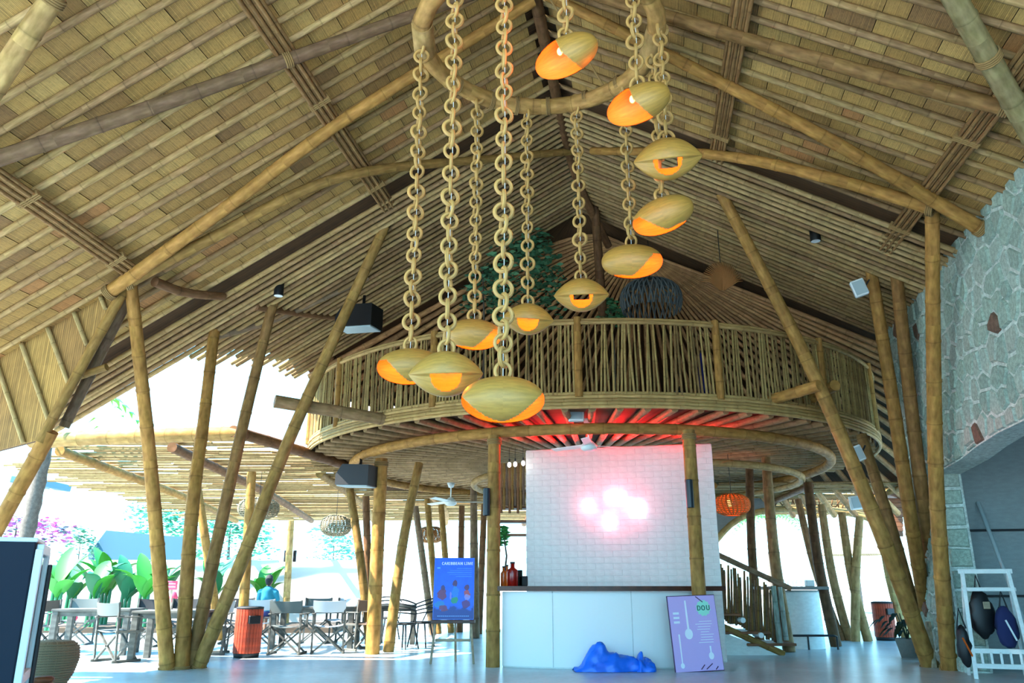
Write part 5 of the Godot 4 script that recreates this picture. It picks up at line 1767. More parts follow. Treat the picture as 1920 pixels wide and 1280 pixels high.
	for k in 34:
		var a := g.randf() * TAU
		var tip := Vector3(cos(a), g.randf_range(0.2, 1.2), sin(a)) * g.randf_range(0.2, 0.42) + Vector3(0, 0.32, 0)
		put("leaf", leaf_mesh(tip, g.randf_range(0.14, 0.24), 0.09, a), M.leaf_dark, o)
	m = MB.new()
	for k in 5: m.tube([Vector3(0, 0.24, 0), Vector3(cos(k * 1.3) * 0.12, 0.7, sin(k * 1.3) * 0.12)], [0.012, 0.008], 5)
	put("stem", m, M.leaf_dark, o)
	# bottles and jars at the left end of the counter
	var top := 1.14
	var bots := [[944, 1090, 0.045, 0.28, "amber", "amber glass bottle at the counter's left end"], [951, 1089, 0.04, 0.3, "amber", "slim amber bottle beside the red juice jar"], [961, 1089, 0.085, 0.34, "red_juice", "tall jar of red juice on the counter's left end"]]
	for q in bots:
		o = thing("bottle", q[5], "bottle", on_z(q[0], q[1], 12.75) * Vector3(1, 0, 1) + Vector3(0, top, 0))
		m = MB.new()
		m.lathe([Vector2(0.001, 0), Vector2(q[2], 0.0), Vector2(q[2], q[3] * 0.68), Vector2(q[2] * 0.4, q[3] * 0.8), Vector2(q[2] * 0.4, q[3]), Vector2(0.001, q[3])], 18)
		put("glass_body", m, M[q[4]], o)
		m = MB.new()
		m.lathe([Vector2(q[2] * 0.46, q[3] * 0.97), Vector2(q[2] * 0.46, q[3] * 1.05), Vector2(0.001, q[3] * 1.05)], 14)
		put("cap", m, M.charcoal, o)
	for q in [[972, 1088, 0.13, 0.24, "dark_green", "dark green box behind the jar of red juice"], [981, 1088, 0.14, 0.15, "charcoal", "low dark box against the screen wall on the counter"]]:
		m = MB.new()
		m.box(Vector3(0, q[3] / 2, 0), Vector3(q[2], q[3], 0.16), 0.01)
		whole("counter_box", m, M[q[4]], q[5], "box", "", Transform3D(Basis(), on_z(q[0], q[1], 12.95) * Vector3(1, 0, 1) + Vector3(0, top, 0)))

func leaf_mesh(tip: Vector3, len: float, wid: float, a: float) -> MB:
	var m := MB.new()
	var d := Vector3(cos(a), -0.5, sin(a)).normalized()
	var s := d.cross(Vector3.UP).normalized()
	var g := []
	for i in 6:
		var t := i / 5.0
		var c := tip + d * (len * t) + Vector3.DOWN * len * 0.3 * t * t
		var w := wid * sin(PI * pow(t, 0.75)) * 0.5 + 0.002
		g.append([c - s * w + Vector3.UP * w * 0.4, c, c + s * w + Vector3.UP * w * 0.4])
	m.sheet(g, 0.004)
	return m

# ------------------------------------------------------------------ beyond the bar on the right
func far_side() -> void:
	# stair with its bamboo fence
	var z := 14.6
	var o := thing("stair", "wooden stair rising to the left behind the pink menu board", "stair", on_y(1400, 1228, 0.0))
	var m := MB.new()
	var pz := on_y(1400, 1228, 0.0).z
	var far := -pz
	var P := func(u, v): return on_z(u, v, far) - o.position
	var fl := func(p: Vector3) -> Vector3: return Vector3(p.x, maxf(p.y, 0.0), p.z)
	var pg := PackedVector2Array()
	for q in [[1345, 1178], [1374, 1192], [1420, 1208], [1462, 1229], [1345, 1232]]:
		var p: Vector3 = P.call(q[0], q[1])
		pg.append(Vector2(p.x, maxf(p.y, 0.0)))
	m.prism(pg, Transform3D(Basis(), Vector3(0, 0, -0.9)), 0.9)
	put("stringer_wall", m, M.white_paint, o)
	for q in [[1352, 1152, 0.34], [1352, 1186, 0.85], [1400, 1208, 0.85]]:
		m = MB.new()
		var p: Vector3 = P.call(q[0], q[1])
		m.box(p + Vector3(q[2] / 2, 0, -0.4), Vector3(q[2], 0.045, 0.9), 0.008)
		put("tread", m, M.teak, o)
	put("lower_rail", culm([P.call(1345, 1170), P.call(1470, 1226)], 0.06, 0.055, OLIVE.darkened(0.2), 10, 0.4, 810), M.bamboo, o)
	put("handrail", culm([on_z(1340, 1037, far + 0.7) - o.position, on_z(1484, 1104, far + 0.3) - o.position], 0.055, 0.05, GREYED, 10, 0.4, 811), M.bamboo, o)
	for q in [[1390, 1162], [1424, 1190]]:
		m = MB.new()
		m.tube([P.call(q[0], q[1]) + Vector3(0, 0, 0.12), P.call(q[0], q[1]) + Vector3(0, 0, -0.3)], [0.045, 0.045], 12)
		put("round_lamp", m, M.white_plastic, o)
	var fence := thing("stair_fence", "fence of upright dark bamboo canes beside the stair", "fence", on_y(1410, 1228, 0.0))
	var g := RandomNumberGenerator.new()
	g.seed = 14
	for k in 30:
		var u := 1352.0 + k * 3.8
		var t := k / 29.0
		var a := on_z(u + 2, lerpf(1160, 1206, t) + g.randf_range(-4, 4), far + 0.12) - fence.position
		var b := on_z(u - 1 + g.randf_range(-3, 3), lerpf(1062, 1112, t) + g.randf_range(-12, 6), far + 0.12) - fence.position
		put("cane", culm([a, b], 0.022, 0.019, [OLIVE.darkened(0.35), GREYED.darkened(0.3), BROWN][k % 3], 6, 0.3, 820 + k), M.bamboo, fence)
	put("pale_cane", culm([on_z(1462, 1205, far) - fence.position, on_z(1450, 1098, far) - fence.position], 0.05, 0.045, Color(0.3, 0.38, 0.34), 9, 0.4, 860), M.bamboo, fence)
	put("pale_cane", culm([on_z(1474, 1200, far) - fence.position, on_z(1462, 1100, far) - fence.position], 0.045, 0.04, Color(0.34, 0.4, 0.36), 9, 0.4, 861), M.bamboo, fence)
	# rear counter
	var c := on_y(1518, 1217, 0.0)
	o = thing("rear_counter", "rounded pale service counter with a grey top behind the stair", "bar counter", c)
	m = MB.new()
	m.lathe([Vector2(0.40, 0.0), Vector2(0.40, 0.1), Vector2(0.385, 1.0), Vector2(0.38, 1.06), Vector2(0.001, 1.06)], 36, Transform3D(Basis.from_scale(Vector3(1.0, 1, 0.8)), Vector3(0, 0, -0.3)))
	put("body", m, M.white_paint, o)
	m = MB.new()
	m.box(Vector3(-0.15, 1.1, -0.3), Vector3(1.25, 0.06, 0.75), 0.015)
	put("worktop", m, M.clay, o)
	m = MB.new()
	m.tube([Vector3(-0.4, 0.25, 0.12), Vector3(0.42, 0.25, 0.12), Vector3(0.5, 0.23, 0.1), Vector3(0.5, 0.0, 0.1)], [0.02, 0.02, 0.02, 0.02], 8)
	m.tube([Vector3(-0.05, 0.25, 0.12), Vector3(-0.05, 0.0, 0.12)], [0.018, 0.018], 8)
	put("foot_rail", m, M.black, o)
	for k in 5:
		m = MB.new()
		m.lathe([Vector2(0.022, 0), Vector2(0.03, 0.12), Vector2(0.028, 0.12), Vector2(0.02, 0.01), Vector2(0.001, 0.01)], 14)
		whole("drinking_glass", m, M.glass, "clear drinking glass standing on the rear service counter", "glass", "glasses on the rear counter", Transform3D(Basis(), c + Vector3(-0.28 + 0.08 * k, 1.13, -0.2 - 0.05 * (k % 2))))
	m = MB.new()
	m.box(Vector3(0, 0.06, 0), Vector3(0.16, 0.12, 0.12), 0.01)
	whole("napkin_box", m, M.white_plastic, "small white box on the rear service counter", "box", "", Transform3D(Basis(), c + Vector3(0.2, 1.13, -0.2)))
	# dark spandrel, arch and lattice at the back
	var fz := 21.5
	pg = PackedVector2Array()
	var corner := on_z(1340, 1015, fz)
	for q in [[1320, 1030], [1342, 1014], [1366, 987], [1400, 966], [1440, 957], [1440, 905], [1400, 880], [1320, 870]]:
		var p := on_z(q[0], q[1], fz)
		pg.append(Vector2(p.x, p.y))
	m = MB.new()
	m.prism(pg, Transform3D(Basis(), Vector3(0, 0, -fz - 0.1)), 0.15)
	struct("wall_back", m, M.clay, "plastered spandrel beside the bright rear arch")
	var pts := []
	for q in [[1336, 1020], [1366, 986], [1400, 965], [1450, 955], [1510, 953], [1570, 958], [1620, 968], [1668, 988]]: pts.append(on_z(q[0], q[1], fz))
	pole("pale bent beam over the bright rear arch", pts, 0.09, 0.09, STRAW, 870, "", "arch_beam")
	pole("straight beam above the lattice over the rear arch", [on_z(1420, 924, fz), on_z(1670, 905, fz)], 0.08, 0.08, GOLD.darkened(0.3), 871, "", "arch_beam")
	o = thing("lattice", "airy lattice of thin crossing canes over the rear arch", "lattice", on_z(1540, 940, fz))
	for k in 34:
		var u := 1430.0 + k * 6.8
		put("cane", culm([on_z(u, 952, fz) - o.position, on_z(u + g.randf_range(-26, 26), 918, fz) - o.position], 0.016, 0.014, BROWN, 5, 0.5, 880 + k), M.bamboo, o)
	# a plank hut seen past the poles
	o = thing("plank_hut", "orange-brown plank wall glimpsed behind the right-hand poles", "hut", on_z(1672, 965, 20.0))
	for k in 8:
		m = MB.new()
		var p := on_z(1672, 938 + k * 9, 20.0) - o.position
		m.box(p, Vector3(0.55, 0.115, 0.04), 0.008)
		put("plank", m, M.teak, o)
	m = MB.new()
	m.hull_box(Transform3D(Basis(Vector3.BACK, -0.25), on_z(1672, 926, 20.0) - o.position), Vector3(0.75, 0.12, 0.6), 0.01)
	put("eave", m, M.teak, o)
	m = MB.new()
	m.box(Vector3(0, -o.position.y / 2 - 0.4, -0.06), Vector3(0.12, o.position.y - 0.8 + 0.8, 0.1), 0.01)
	put("post", m, M.teak, o)
	# thatched sunshade far out
	o = thing("thatched_parasol", "far thatched parasol beyond the rear arch", "parasol", on_y(1618, 1148, 0.0))
	var d := -o.position.z
	var top := on_z(1618, 1008, d).y
	m = MB.new()
	m.lathe([Vector2(1.6, top - 0.75), Vector2(0.9, top - 0.35), Vector2(0.02, top)], 20)
	put("thatch", m, M.wicker, o)
	m = MB.new()
	m.tube([Vector3.ZERO, Vector3(0, top - 0.1, 0)], [0.07, 0.06], 8)
	put("pole", m, M.bark, o)
	palm("slim palm with a green crown beyond the rear arch", on_y(1447, 1165, 0.0), 3.4, 9, 1.3)
	# up on the mezzanine, behind the railing
	shrub("tall_plant", "big leafy plant behind the mezzanine railing, left of the king post", on_z(985, 500, 14.2), Vector3(0.85, 1.15, 0.6), 1100, [Color(0.05, 0.17, 0.08), Color(0.08, 0.22, 0.1)], 3.82)
	shrub("tall_plant", "smaller leafy plant behind the mezzanine railing by the eighth shell lamp", on_z(905, 530, 14.6), Vector3(0.45, 0.8, 0.4), 350, [Color(0.05, 0.17, 0.09), Color(0.08, 0.21, 0.1)], 3.82)
	shrub("tall_plant", "low leafy plant just above the rail by the grey rattan dome", on_z(1145, 585, 14.6), Vector3(0.3, 0.3, 0.3), 160, [Color(0.05, 0.19, 0.07), Color(0.09, 0.25, 0.1)], 3.82)
	# seats behind the railing
	o = thing("bean_bag", "grey-blue bean bag behind the mezzanine railing", "bean bag", on_z(1270, 700, 14.0) * Vector3(1, 0, 1) + Vector3(0, 3.82, 0))
	m = MB.new()
	m.lathe([Vector2(0.001, 0.0), Vector2(0.38, 0.0), Vector2(0.46, 0.14), Vector2(0.4, 0.34), Vector2(0.22, 0.56), Vector2(0.06, 0.68), Vector2(0.001, 0.69)], 24)
	put("body", m, mat("bean_cloth", Color(0.16, 0.24, 0.34), 0.9), o)
	m = MB.new()
	m.tube([Vector3(0, 0.67, 0), Vector3(0.03, 0.76, 0.0)], [0.02, 0.02], 6)
	put("handle", m, M.charcoal, o)
	o = thing("folded_parasol", "furled blue cloth standing behind the mezzanine railing", "parasol", on_z(1316, 690, 13.2) * Vector3(1, 0, 1) + Vector3(0, 3.82, 0))
	m = MB.new()
	m.lathe([Vector2(0.001, 0.05), Vector2(0.07, 0.08), Vector2(0.085, 0.5), Vector2(0.06, 0.95), Vector2(0.02, 1.15), Vector2(0.001, 1.16)], 16)
	put("cloth", m, mat("parasol_blue", Color(0.05, 0.1, 0.45), 0.9), o)
	m = MB.new()
	m.tube([Vector3.ZERO, Vector3(0, 1.2, 0)], [0.02, 0.02], 8)
	put("pole", m, M.charcoal, o)
	# shelves with bamboo curtain left of the screen wall
	o = thing("back_shelf", "dark shelf unit with hanging bamboo tubes left of the screen wall", "shelf", on_z(962, 960, 14.6) * Vector3(1, 0, 1))
	for k in 9:
		var u := 940 + k * 5.2
		put("hanging_tube", culm([on_z(u, 962 - 7 * (k % 3), 14.4) - o.position, on_z(u, 868, 14.4) - o.position], 0.024, 0.022, [BROWN, OLIVE.darkened(0.3), Color(0.16, 0.11, 0.08)][k % 3], 7, 0.5, 930 + k), M.bamboo, o)
	for v in [952, 978, 1003]:
		m = MB.new()
		m.box(on_z(962, v, 14.7) - o.position, Vector3(0.5, 0.035, 0.3), 0.005)
		put("shelf_board", m, M.teak, o)
	m = MB.new()
	m.box(Vector3(-0.3, 1.6, 0), Vector3(0.06, 3.2, 0.3), 0.006)
	m.box(Vector3(0.3, 1.6, 0), Vector3(0.06, 3.2, 0.3), 0.006)
	put("upright", m, M.charcoal, o)
	m = MB.new()
	m.ball(on_z(968, 940, 14.6) - o.position, Vector3(0.13, 0.1, 0.1), 12, 8)
	put("dark_bowl", m, M.black, o)
	shrub("trailing_plant", "small bright green plant on the counter beside the bar's left post", on_z(944, 1005, 12.85), Vector3(0.09, 0.18, 0.09), 60, [Color(0.05, 0.3, 0.06), Color(0.08, 0.4, 0.1)], 1.14)

# ------------------------------------------------------------------ plants and garden
func leaves(n: int, size: Vector3, cols: Array, sd: int, leaf := 0.09) -> MultiMesh:
	var q := MB.new()
	q.poly([Vector3(-0.5, 0, 0), Vector3(0, 0, 0.24), Vector3(0.5, 0.05, 0)], Vector3.UP)
	q.poly([Vector3(-0.5, 0, 0), Vector3(0, 0, -0.24), Vector3(0.5, 0.05, 0)], Vector3.UP)
	var mm := MultiMesh.new()
	mm.transform_format = MultiMesh.TRANSFORM_3D
	mm.use_colors = true
	mm.mesh = q.mesh()
	mm.instance_count = n
	var g := RandomNumberGenerator.new()
	g.seed = sd
	for i in n:
		var d := Vector3(g.randfn(), g.randfn(), g.randfn()).normalized()
		var clump := floorf(g.randf() * 9.0)
		var cc := Vector3(sin(clump * 2.4), cos(clump * 1.7), sin(clump * 3.9)) * 0.55
		var p := (cc + d * pow(g.randf(), 0.4) * 0.5) * size
		var b := Basis(Vector3.UP, g.randf() * TAU) * Basis(Vector3.RIGHT, g.randf_range(-1.1, 1.1)) * Basis.from_scale(Vector3.ONE * leaf * g.randf_range(0.7, 1.4))
		mm.set_instance_transform(i, Transform3D(b, p))
		var c: Color = cols[g.randi() % cols.size()]
		mm.set_instance_color(i, c * g.randf_range(0.75, 1.2))
	return mm
func shrub(called: String, label: String, p: Vector3, size: Vector3, n: int, cols: Array, foot := 0.0, leaf := 0.14, cat := "plant", group := "") -> void:
	var o := thing(called, label, cat, Vector3(p.x, foot, p.z), group)
	var f := MultiMeshInstance3D.new()
	f.name = "foliage"
	f.multimesh = leaves(n, size, cols, int(absf(p.x * 100)) + n, leaf)
	f.material_override = M.foliage
	f.position = Vector3(0, p.y - foot, 0)
	f.set_meta("kind", "stuff")
	o.add_child(f)
	var m := MB.new()
	m.tube([Vector3.ZERO, Vector3(0.05, (p.y - foot) * 0.6, 0), Vector3(0, p.y - foot + size.y * 0.3, 0)], [maxf(0.02, size.x * 0.06), maxf(0.015, size.x * 0.045), 0.01], 7)
	put("stem", m, M.bark, o)

func palm(label: String, p: Vector3, h: float, n: int, r: float) -> void:
	var o := thing("palm_tree", label, "palm tree", p)
	var pts := []
	var rad := []
	for i in 25:
		var t := i / 24.0
		pts.append(Vector3(0.25 * sin(t * 1.5), h * t, 0)); rad.append(lerpf(0.16, 0.1, t) * (1.1 if i % 2 else 0.95))
	var m := MB.new()
	m.tube(pts, rad, 10)
	put("trunk", m, M.bark, o)
	for k in n:
		var a := TAU * k / n + 0.3
		var d := Vector3(cos(a), 0, sin(a))
		var s := d.cross(Vector3.UP)
		m = MB.new()
		for i in 12:
			var t := i / 11.0
			var c: Vector3 = pts[24] + d * r * t + Vector3.UP * (0.5 * r * t - 0.9 * r * t * t)
			for e in [-1.0, 1.0]:
				m.poly([c, c + d * 0.09, c + (s * e * 0.45 + d * 0.25 + Vector3.DOWN * 0.25) * r * 0.5 * sin(PI * (0.15 + 0.8 * t))], Vector3.UP)
		put("frond", m, M.leaf, o)

func banana(label: String, p: Vector3, h: float, sd: int, mt: String) -> void:
	var o := thing("banana_plant", label, "banana plant", p, "banana plants along the garden wall")
	var g := RandomNumberGenerator.new()
	g.seed = sd
	var m := MB.new()
	for k in 3: m.tube([Vector3(0.12 * (k - 1), 0, 0.05 * k), Vector3(0.1 * (k - 1), h * 0.45, 0)], [0.06, 0.04], 8)
	put("stem", m, M.leaf_blue, o)
	for k in 8:
		var a := TAU * k / 8 + g.randf_range(-0.3, 0.3)
		var out := Vector3(cos(a), 0, sin(a))
		var s := out.cross(Vector3.UP)
		var l := h * g.randf_range(0.5, 0.72)
		var steep := g.randf_range(0.75, 1.25)
		var rows := []
		for i in 8:
			var t := i / 7.0
			var c := Vector3(0, h * 0.3 + 0.05 * k, 0) + out * (l * 0.55 * t) + Vector3.UP * (l * steep * t - l * 0.42 * t * t)
			var w := 0.17 * sin(PI * clampf(pow(t, 0.7) * 0.97 + 0.02, 0, 1)) * (0.6 + 0.5 * h / 2.0) + 0.008
			rows.append([c - s * w + Vector3.UP * w * 0.35, c, c + s * w + Vector3.UP * w * 0.35])
		m = MB.new()
		m.sheet(rows, 0.004)
		put("leaf", m, M[mt] if g.randf() < 0.7 else M.leaf, o)

func garden() -> void:
	var m := MB.new()
	m.box(Vector3(-15.0, 0.92, -24.6), Vector3(22, 1.9, 0.25), 0.02)
	struct("wall_garden", m, M.garden_wall, "low white garden wall behind the banana plants")
	m = MB.new()
	m.box(Vector3(-15.0, 0.06, -22.8), Vector3(21, 0.16, 3.0), 0.02)
	struct("planting_bed", m, M.soil, "raised planting bed before the garden wall")
	for q in [[95, 1190, 2.2, "leaf", "broad bright banana plant next to the blue fridge"], [125, 1182, 2.0, "leaf_blue", "bluish banana plant beside the broad bright one"], [168, 1186, 2.1, "leaf_blue", "upright bluish banana plant before the bare wall stretch"], [190, 1180, 2.4, "leaf", "tall banana plant with one pale drooping leaf"], [228, 1184, 2.0, "leaf_blue", "slender banana plant behind the nearer grey table"], [262, 1186, 2.1, "leaf", "banana plant with narrow yellow-green leaves left of the splayed poles"], [292, 1182, 2.0, "leaf_blue", "dense banana plant just left of the splayed poles"], [392, 1180, 2.0, "leaf_blue", "banana plant glimpsed between the splayed poles"], [486, 1178, 1.9, "leaf", "low banana plant right of the canopy post by the seated person"]]:
		var p := on_y(q[0], q[1], 0.0)
		banana(q[4], Vector3(p.x, 0.1, p.z), q[2], int(q[0]), q[3])
	# ginger flowers and a sign
	for q in [[137, 1158, "red ginger flower among the banana plants left of the table"], [325, 1120, "pink ginger flower between the splayed poles"]]:
		var p := on_z(q[0], q[1], 20.5)
		var o := thing("ginger_flower", q[2], "flower", Vector3(p.x, 0, p.z))
		m = MB.new()
		m.lathe([Vector2(0.001, -0.13), Vector2(0.06, -0.1), Vector2(0.11, 0.0), Vector2(0.06, 0.12), Vector2(0.001, 0.15)], 12, Transform3D(Basis(), Vector3(0, p.y, 0)))
		put("bloom", m, M.sign_pink, o)
		m = MB.new()
		m.tube([Vector3.ZERO, Vector3(0, p.y - 0.1, 0)], [0.015, 0.012], 6)
		put("stem", m, M.leaf, o)
	var sp := on_z(322, 1097, 19.5)
	var so := thing("garden_sign", "small pink-red sign on a post between the splayed poles", "sign", Vector3(sp.x, 0, sp.z))
	m = MB.new()
	m.box(Vector3(0, sp.y, 0), Vector3(0.26, 0.2, 0.03), 0.01)
	put("board", m, M.sign_pink, so)
	m = MB.new()
	m.box(Vector3(0, sp.y / 2, -0.03), Vector3(0.04, sp.y, 0.03))
	put("post", m, M.pale_wood, so)
	for k in 2:
		m = MB.new()
		m.box(Vector3(0, sp.y + 0.035 - 0.07 * k, 0.018), Vector3(0.18, 0.02, 0.004))
		put("print_line", m, M.ink_white, so)
	# shade net, blue roof, trees, flowers
	var pg := PackedVector2Array()
	for q in [[158, 1050], [200, 994], [312, 1004], [345, 1006], [345, 1058]]:
		var p := on_z(q[0], q[1], 26.5)
		pg.append(Vector2(p.x, p.y))
	var n := thing("shade_net", "dark blue shade net stretched behind the garden wall", "shade net", Vector3(0, 0, -26.5))
	m = MB.new()
	m.prism(pg, Transform3D(), 0.03)
	put("net", m, M.shade_net, n)
	for k in [0, 3]:
		m = MB.new()
		m.tube([Vector3(pg[k].x, 0, -0.05), Vector3(pg[k].x, pg[k].y + 0.2, -0.05)], [0.04, 0.04], 8)
		put("post", m, M.bark, n)
	var hb := on_z(78, 907, 34.0)
	n = thing("far_roof", "far slate-blue roof above the pink bougainvillea", "roof", Vector3(hb.x, 0, hb.z))
	m = MB.new()
	m.hull_box(Transform3D(Basis(Vector3.BACK, -0.12), Vector3(0, hb.y, 0)), Vector3(1.5, 0.28, 2.0), 0.03)
	put("roof", m, M.shade_net, n)
	for k in [-0.45, 0.45]:
		m = MB.new()
		m.tube([Vector3(k, 0, 0), Vector3(k, hb.y - 0.1, 0)], [0.07, 0.07], 8)
		put("post", m, M.garden_wall, n)
	shrub("bougainvillea", "pink flowering bougainvillea above the blue fridge", on_z(30, 992, 23.0), Vector3(1.6, 0.5, 0.8), 900, [Color(0.7, 0.2, 0.5), Color(0.6, 0.12, 0.42), Color(0.12, 0.2, 0.22)], 0.0, 0.16, "shrub")
	shrub("garden_shrub", "green climbing shrub left of the blue shade net", on_z(150, 1018, 26.0), Vector3(0.5, 0.6, 0.5), 320, [Color(0.12, 0.32, 0.2), Color(0.2, 0.4, 0.25)], 0.0, 0.16, "shrub")
	shrub("garden_tree", "green tree rising behind the shade net beside the leftmost splayed pole", on_z(300, 985, 31.0), Vector3(1.3, 1.1, 1.0), 1100, [Color(0.1, 0.42, 0.26), Color(0.16, 0.5, 0.32)], 0.0, 0.2, "tree")
	shrub("garden_tree", "leafy tree seen between the splayed poles under the canopy", on_z(430, 1005, 30.0), Vector3(1.7, 1.4, 1.0), 1500, [Color(0.1, 0.4, 0.25), Color(0.18, 0.5, 0.3)], 0.0, 0.2, "tree")
	shrub("garden_tree", "pale green tree far behind the brown basket lamp", on_z(625, 1030, 36.0), Vector3(1.1, 1.2, 0.9), 800, [Color(0.14, 0.42, 0.32), Color(0.22, 0.48, 0.4)], 0.0, 0.2, "tree")
	palm("grey ringed palm trunk at the far left edge beneath the flap", on_z(14, 1120, 15.0) * Vector3(1, 0, 1), 4.8, 7, 1.6)
	# cacti along the terrace
	for q in [[575, 1128, 1.5, "tall columnar cactus on the terrace beyond the chairs"], [598, 1122, 1.9, "tallest columnar cactus beside the stout post"], [616, 1126, 1.7, "columnar cactus with a side arm beyond the chairs"]]:
		var p := on_y(q[0], 1168, 0.0)
		var o := thing("cactus", q[3], "cactus", p, "cacti on the terrace")
		m = MB.new()
		m.tube([Vector3.ZERO, Vector3(0.03, q[2] * 0.6, 0), Vector3(0, q[2], 0)], [0.09, 0.1, 0.05], 9)
		put("stem", m, M.leaf_blue, o)
		m = MB.new()
		m.tube([Vector3(0, q[2] * 0.5, 0), Vector3(0.2, q[2] * 0.55, 0), Vector3(0.22, q[2] * 0.8, 0)], [0.05, 0.05, 0.03], 7)
		put("arm", m, M.leaf_blue, o)
	for s in [-1.0, 1.0]:
		var p := on_z(544 + 8.5 * s, 1042, 23.5)
		m = MB.new()
		m.lathe([Vector2(0.03, -0.16), Vector2(0.05, -0.15), Vector2(0.05, 0.15), Vector2(0.03, 0.16)], 12)
		whole("post_lamp", m, M.black, "small dark cylinder lamp on the slim far canopy post", "wall lamp", "lamps on the far canopy post", Transform3D(Basis(), p))
	person()

# ------------------------------------------------------------------ a seated person far off
func blend(a: float, b: float, k: float) -> float:
	var h := clampf(0.5 + 0.5 * (b - a) / k, 0.0, 1.0)
	return lerpf(b, a, h) - k * h * (1.0 - h)
func body_mesh(bones: Array, cell: float) -> MB:
	# surface nets over a field of tapered capsules joined smoothly
	var lo := Vector3.ONE * 99
	var hi := -lo
	for b in bones:
		for e in [[b[0], b[2]], [b[1], b[3]]]:
			lo = lo.min(e[0] - Vector3.ONE * (e[1] + cell * 2)); hi = hi.max(e[0] + Vector3.ONE * (e[1] + cell * 2))
	var nx := int((hi.x - lo.x) / cell) + 2
	var ny := int((hi.y - lo.y) / cell) + 2
	var nz := int((hi.z - lo.z) / cell) + 2
	var field := func(p: Vector3) -> float:
		var d := 9.0
		for b in bones:
			var ab: Vector3 = b[1] - b[0]
			var t := clampf((p - b[0]).dot(ab) / maxf(ab.length_squared(), 1e-9), 0, 1)
			d = blend(d, (p - b[0] - ab * t).length() - lerpf(b[2], b[3], t), 0.025)
		return d
	var val := PackedFloat32Array()
	val.resize(nx * ny * nz)
	for k in nz:
		for j in ny:
			for i in nx: val[(k * ny + j) * nx + i] = field.call(lo + Vector3(i, j, k) * cell)
	var id := {}
	var m := MB.new()
	for k in nz - 1:
		for j in ny - 1:
			for i in nx - 1:
				var sum := Vector3.ZERO
				var cnt := 0
				for e in [[0, 1], [2, 3], [4, 5], [6, 7], [0, 2], [1, 3], [4, 6], [5, 7], [0, 4], [1, 5], [2, 6], [3, 7]]:
					var a := Vector3(e[0] & 1, (e[0] >> 1) & 1, e[0] >> 2)
					var b := Vector3(e[1] & 1, (e[1] >> 1) & 1, e[1] >> 2)
					var va := val[((k + int(a.z)) * ny + j + int(a.y)) * nx + i + int(a.x)]
					var vb := val[((k + int(b.z)) * ny + j + int(b.y)) * nx + i + int(b.x)]
					if (va < 0) != (vb < 0):
						sum += a.lerp(b, va / (va - vb)); cnt += 1
				if cnt:
					var p := lo + (Vector3(i, j, k) + sum / cnt) * cell
					var h := cell * 0.5
					var nn := Vector3(field.call(p + Vector3(h, 0, 0)) - field.call(p - Vector3(h, 0, 0)), field.call(p + Vector3(0, h, 0)) - field.call(p - Vector3(0, h, 0)), field.call(p + Vector3(0, 0, h)) - field.call(p - Vector3(0, 0, h))).normalized()
					id[Vector3i(i, j, k)] = m.vert(p, nn)
	for c in id:
		for ax in 3:
			var u := Vector3i.ZERO
			var w := Vector3i.ZERO
			u[(ax + 1) % 3] = 1
			w[(ax + 2) % 3] = 1
			var e := Vector3i.ZERO
			e[ax] = 1
			var f: Vector3i = c + e
			if f.x >= nx or f.y >= ny or f.z >= nz: continue
			if (val[(c.z * ny + c.y) * nx + c.x] < 0) == (val[(f.z * ny + f.y) * nx + f.x] < 0): continue
			if id.has(c - u) and id.has(c - w) and id.has(c - u - w):
				m.tri(id[c], id[c - u], id[c - u - w])
				m.tri(id[c], id[c - u - w], id[c - w])
	return m

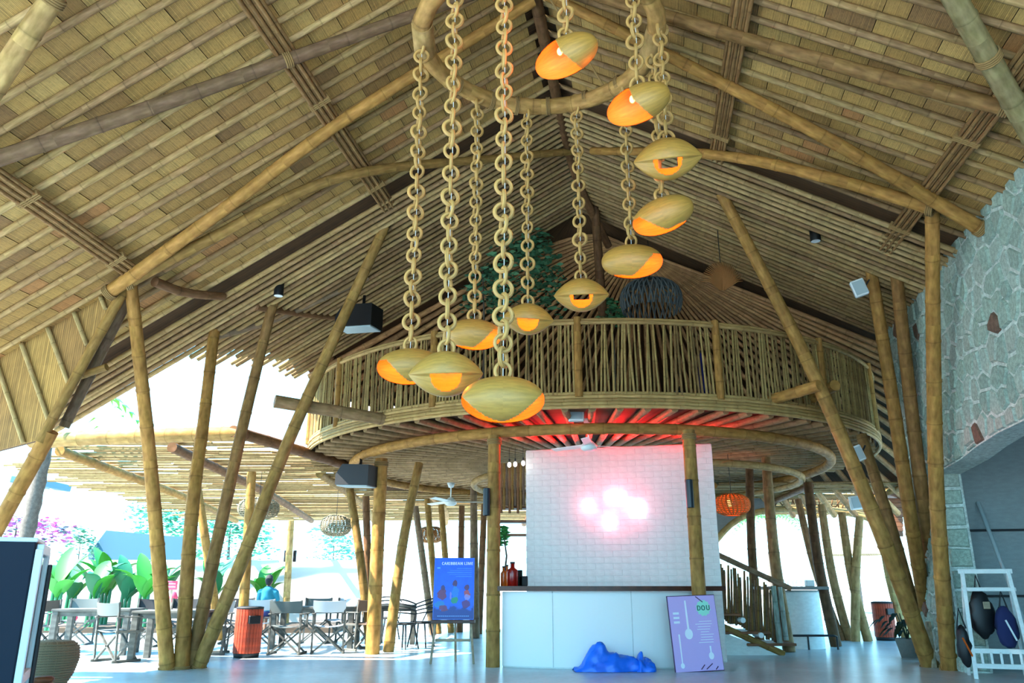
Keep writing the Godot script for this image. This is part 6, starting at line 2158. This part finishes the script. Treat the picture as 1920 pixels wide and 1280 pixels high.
func person() -> void:
	# seated on a stool by the far tables, back towards us
	var p := on_y(496, 1190, 0.0)
	var o := thing("person", "seated person in a teal shirt and dark shorts, back turned, beyond the chairs", "person", p)
	var V := func(x, y, z): return Vector3(x, y, z)
	var bones := []
	var add := func(a, b, r0, r1): bones.append([a, b, r0, r1])
	add.call(Vector3(0, 0.55, 0), Vector3(0, 0.82, 0.0), 0.15, 0.14)
	add.call(Vector3(0, 0.82, 0), Vector3(0, 1.0, 0.01), 0.145, 0.13)
	add.call(Vector3(0, 1.05, 0), Vector3(0, 1.16, -0.02), 0.055, 0.05)
	add.call(Vector3(0, 1.24, -0.03), Vector3(0, 1.29, -0.02), 0.085, 0.09)
	add.call(Vector3(0, 1.2, -0.09), Vector3(0, 1.22, -0.11), 0.03, 0.015)
	for s in [-1.0, 1.0]:
		add.call(Vector3(0.05 * s, 1.02, 0), Vector3(0.19 * s, 0.98, 0), 0.07, 0.06)
		add.call(Vector3(0.19 * s, 0.98, 0), Vector3(0.25 * s, 0.74, -0.06), 0.055, 0.042)
		add.call(Vector3(0.25 * s, 0.74, -0.06), Vector3(0.17 * s, 0.76, -0.3), 0.04, 0.03)
		add.call(Vector3(0.17 * s, 0.76, -0.3), Vector3(0.14 * s, 0.76, -0.38), 0.034, 0.024)
		for k in 4: add.call(Vector3(0.15 * s + 0.018 * (k - 1.5), 0.76, -0.36), Vector3(0.13 * s + 0.02 * (k - 1.5), 0.745, -0.44 + 0.008 * absf(k - 1.5)), 0.011, 0.009)
		add.call(Vector3(0.14 * s, 0.76, -0.34), Vector3(0.1 * s, 0.755, -0.39), 0.012, 0.01)
		add.call(Vector3(0.09 * s, 0.52, 0), Vector3(0.12 * s, 0.52, -0.42), 0.085, 0.06)
		add.call(Vector3(0.12 * s, 0.52, -0.42), Vector3(0.12 * s, 0.08, -0.38), 0.055, 0.038)
		add.call(Vector3(0.12 * s, 0.05, -0.36), Vector3(0.12 * s, 0.04, -0.55), 0.04, 0.032)
	put("body", body_mesh(bones, 0.02), M.skin, o)
	var shirt := []
	for b in bones.slice(0, 2): shirt.append([b[0] + Vector3(0, 0.03, 0), b[1], b[2] + 0.012, b[3] + 0.012])
	for s in [-1.0, 1.0]:
		shirt.append([Vector3(0.05 * s, 1.02, 0), Vector3(0.19 * s, 0.98, 0), 0.08, 0.072])
		shirt.append([Vector3(0.19 * s, 0.98, 0), Vector3(0.23 * s, 0.82, -0.04), 0.068, 0.06])
	put("shirt", body_mesh(shirt, 0.02), M.teal_cloth, o)
	put("shorts", body_mesh([[Vector3(-0.09, 0.52, 0), Vector3(-0.12, 0.52, -0.34), 0.1, 0.082], [Vector3(0.09, 0.52, 0), Vector3(0.12, 0.52, -0.34), 0.1, 0.082], [Vector3(0, 0.54, 0), Vector3(0, 0.6, 0), 0.16, 0.155]], 0.02), M.navy_cloth, o)
	put("hair", body_mesh([[Vector3(0, 1.28, 0.0), Vector3(0, 1.33, -0.02), 0.095, 0.085], [Vector3(0, 1.22, 0.035), Vector3(0, 1.28, 0.02), 0.07, 0.085]], 0.016), M.hair, o)
	var st := thing("stool", "plain dark stool under the seated person", "stool", p)
	var m := MB.new()
	m.box(Vector3(0, 0.4, -0.03), Vector3(0.36, 0.04, 0.36), 0.01)
	put("seat", m, M.charcoal, st)
	for sx in [-1, 1]:
		for sz in [-1, 1]:
			m = MB.new()
			m.bar(Vector3(0.15 * sx, 0, 0.15 * sz - 0.03), Vector3(0.13 * sx, 0.39, 0.13 * sz - 0.03), 0.03, 0.03)
			put("leg", m, M.charcoal, st)
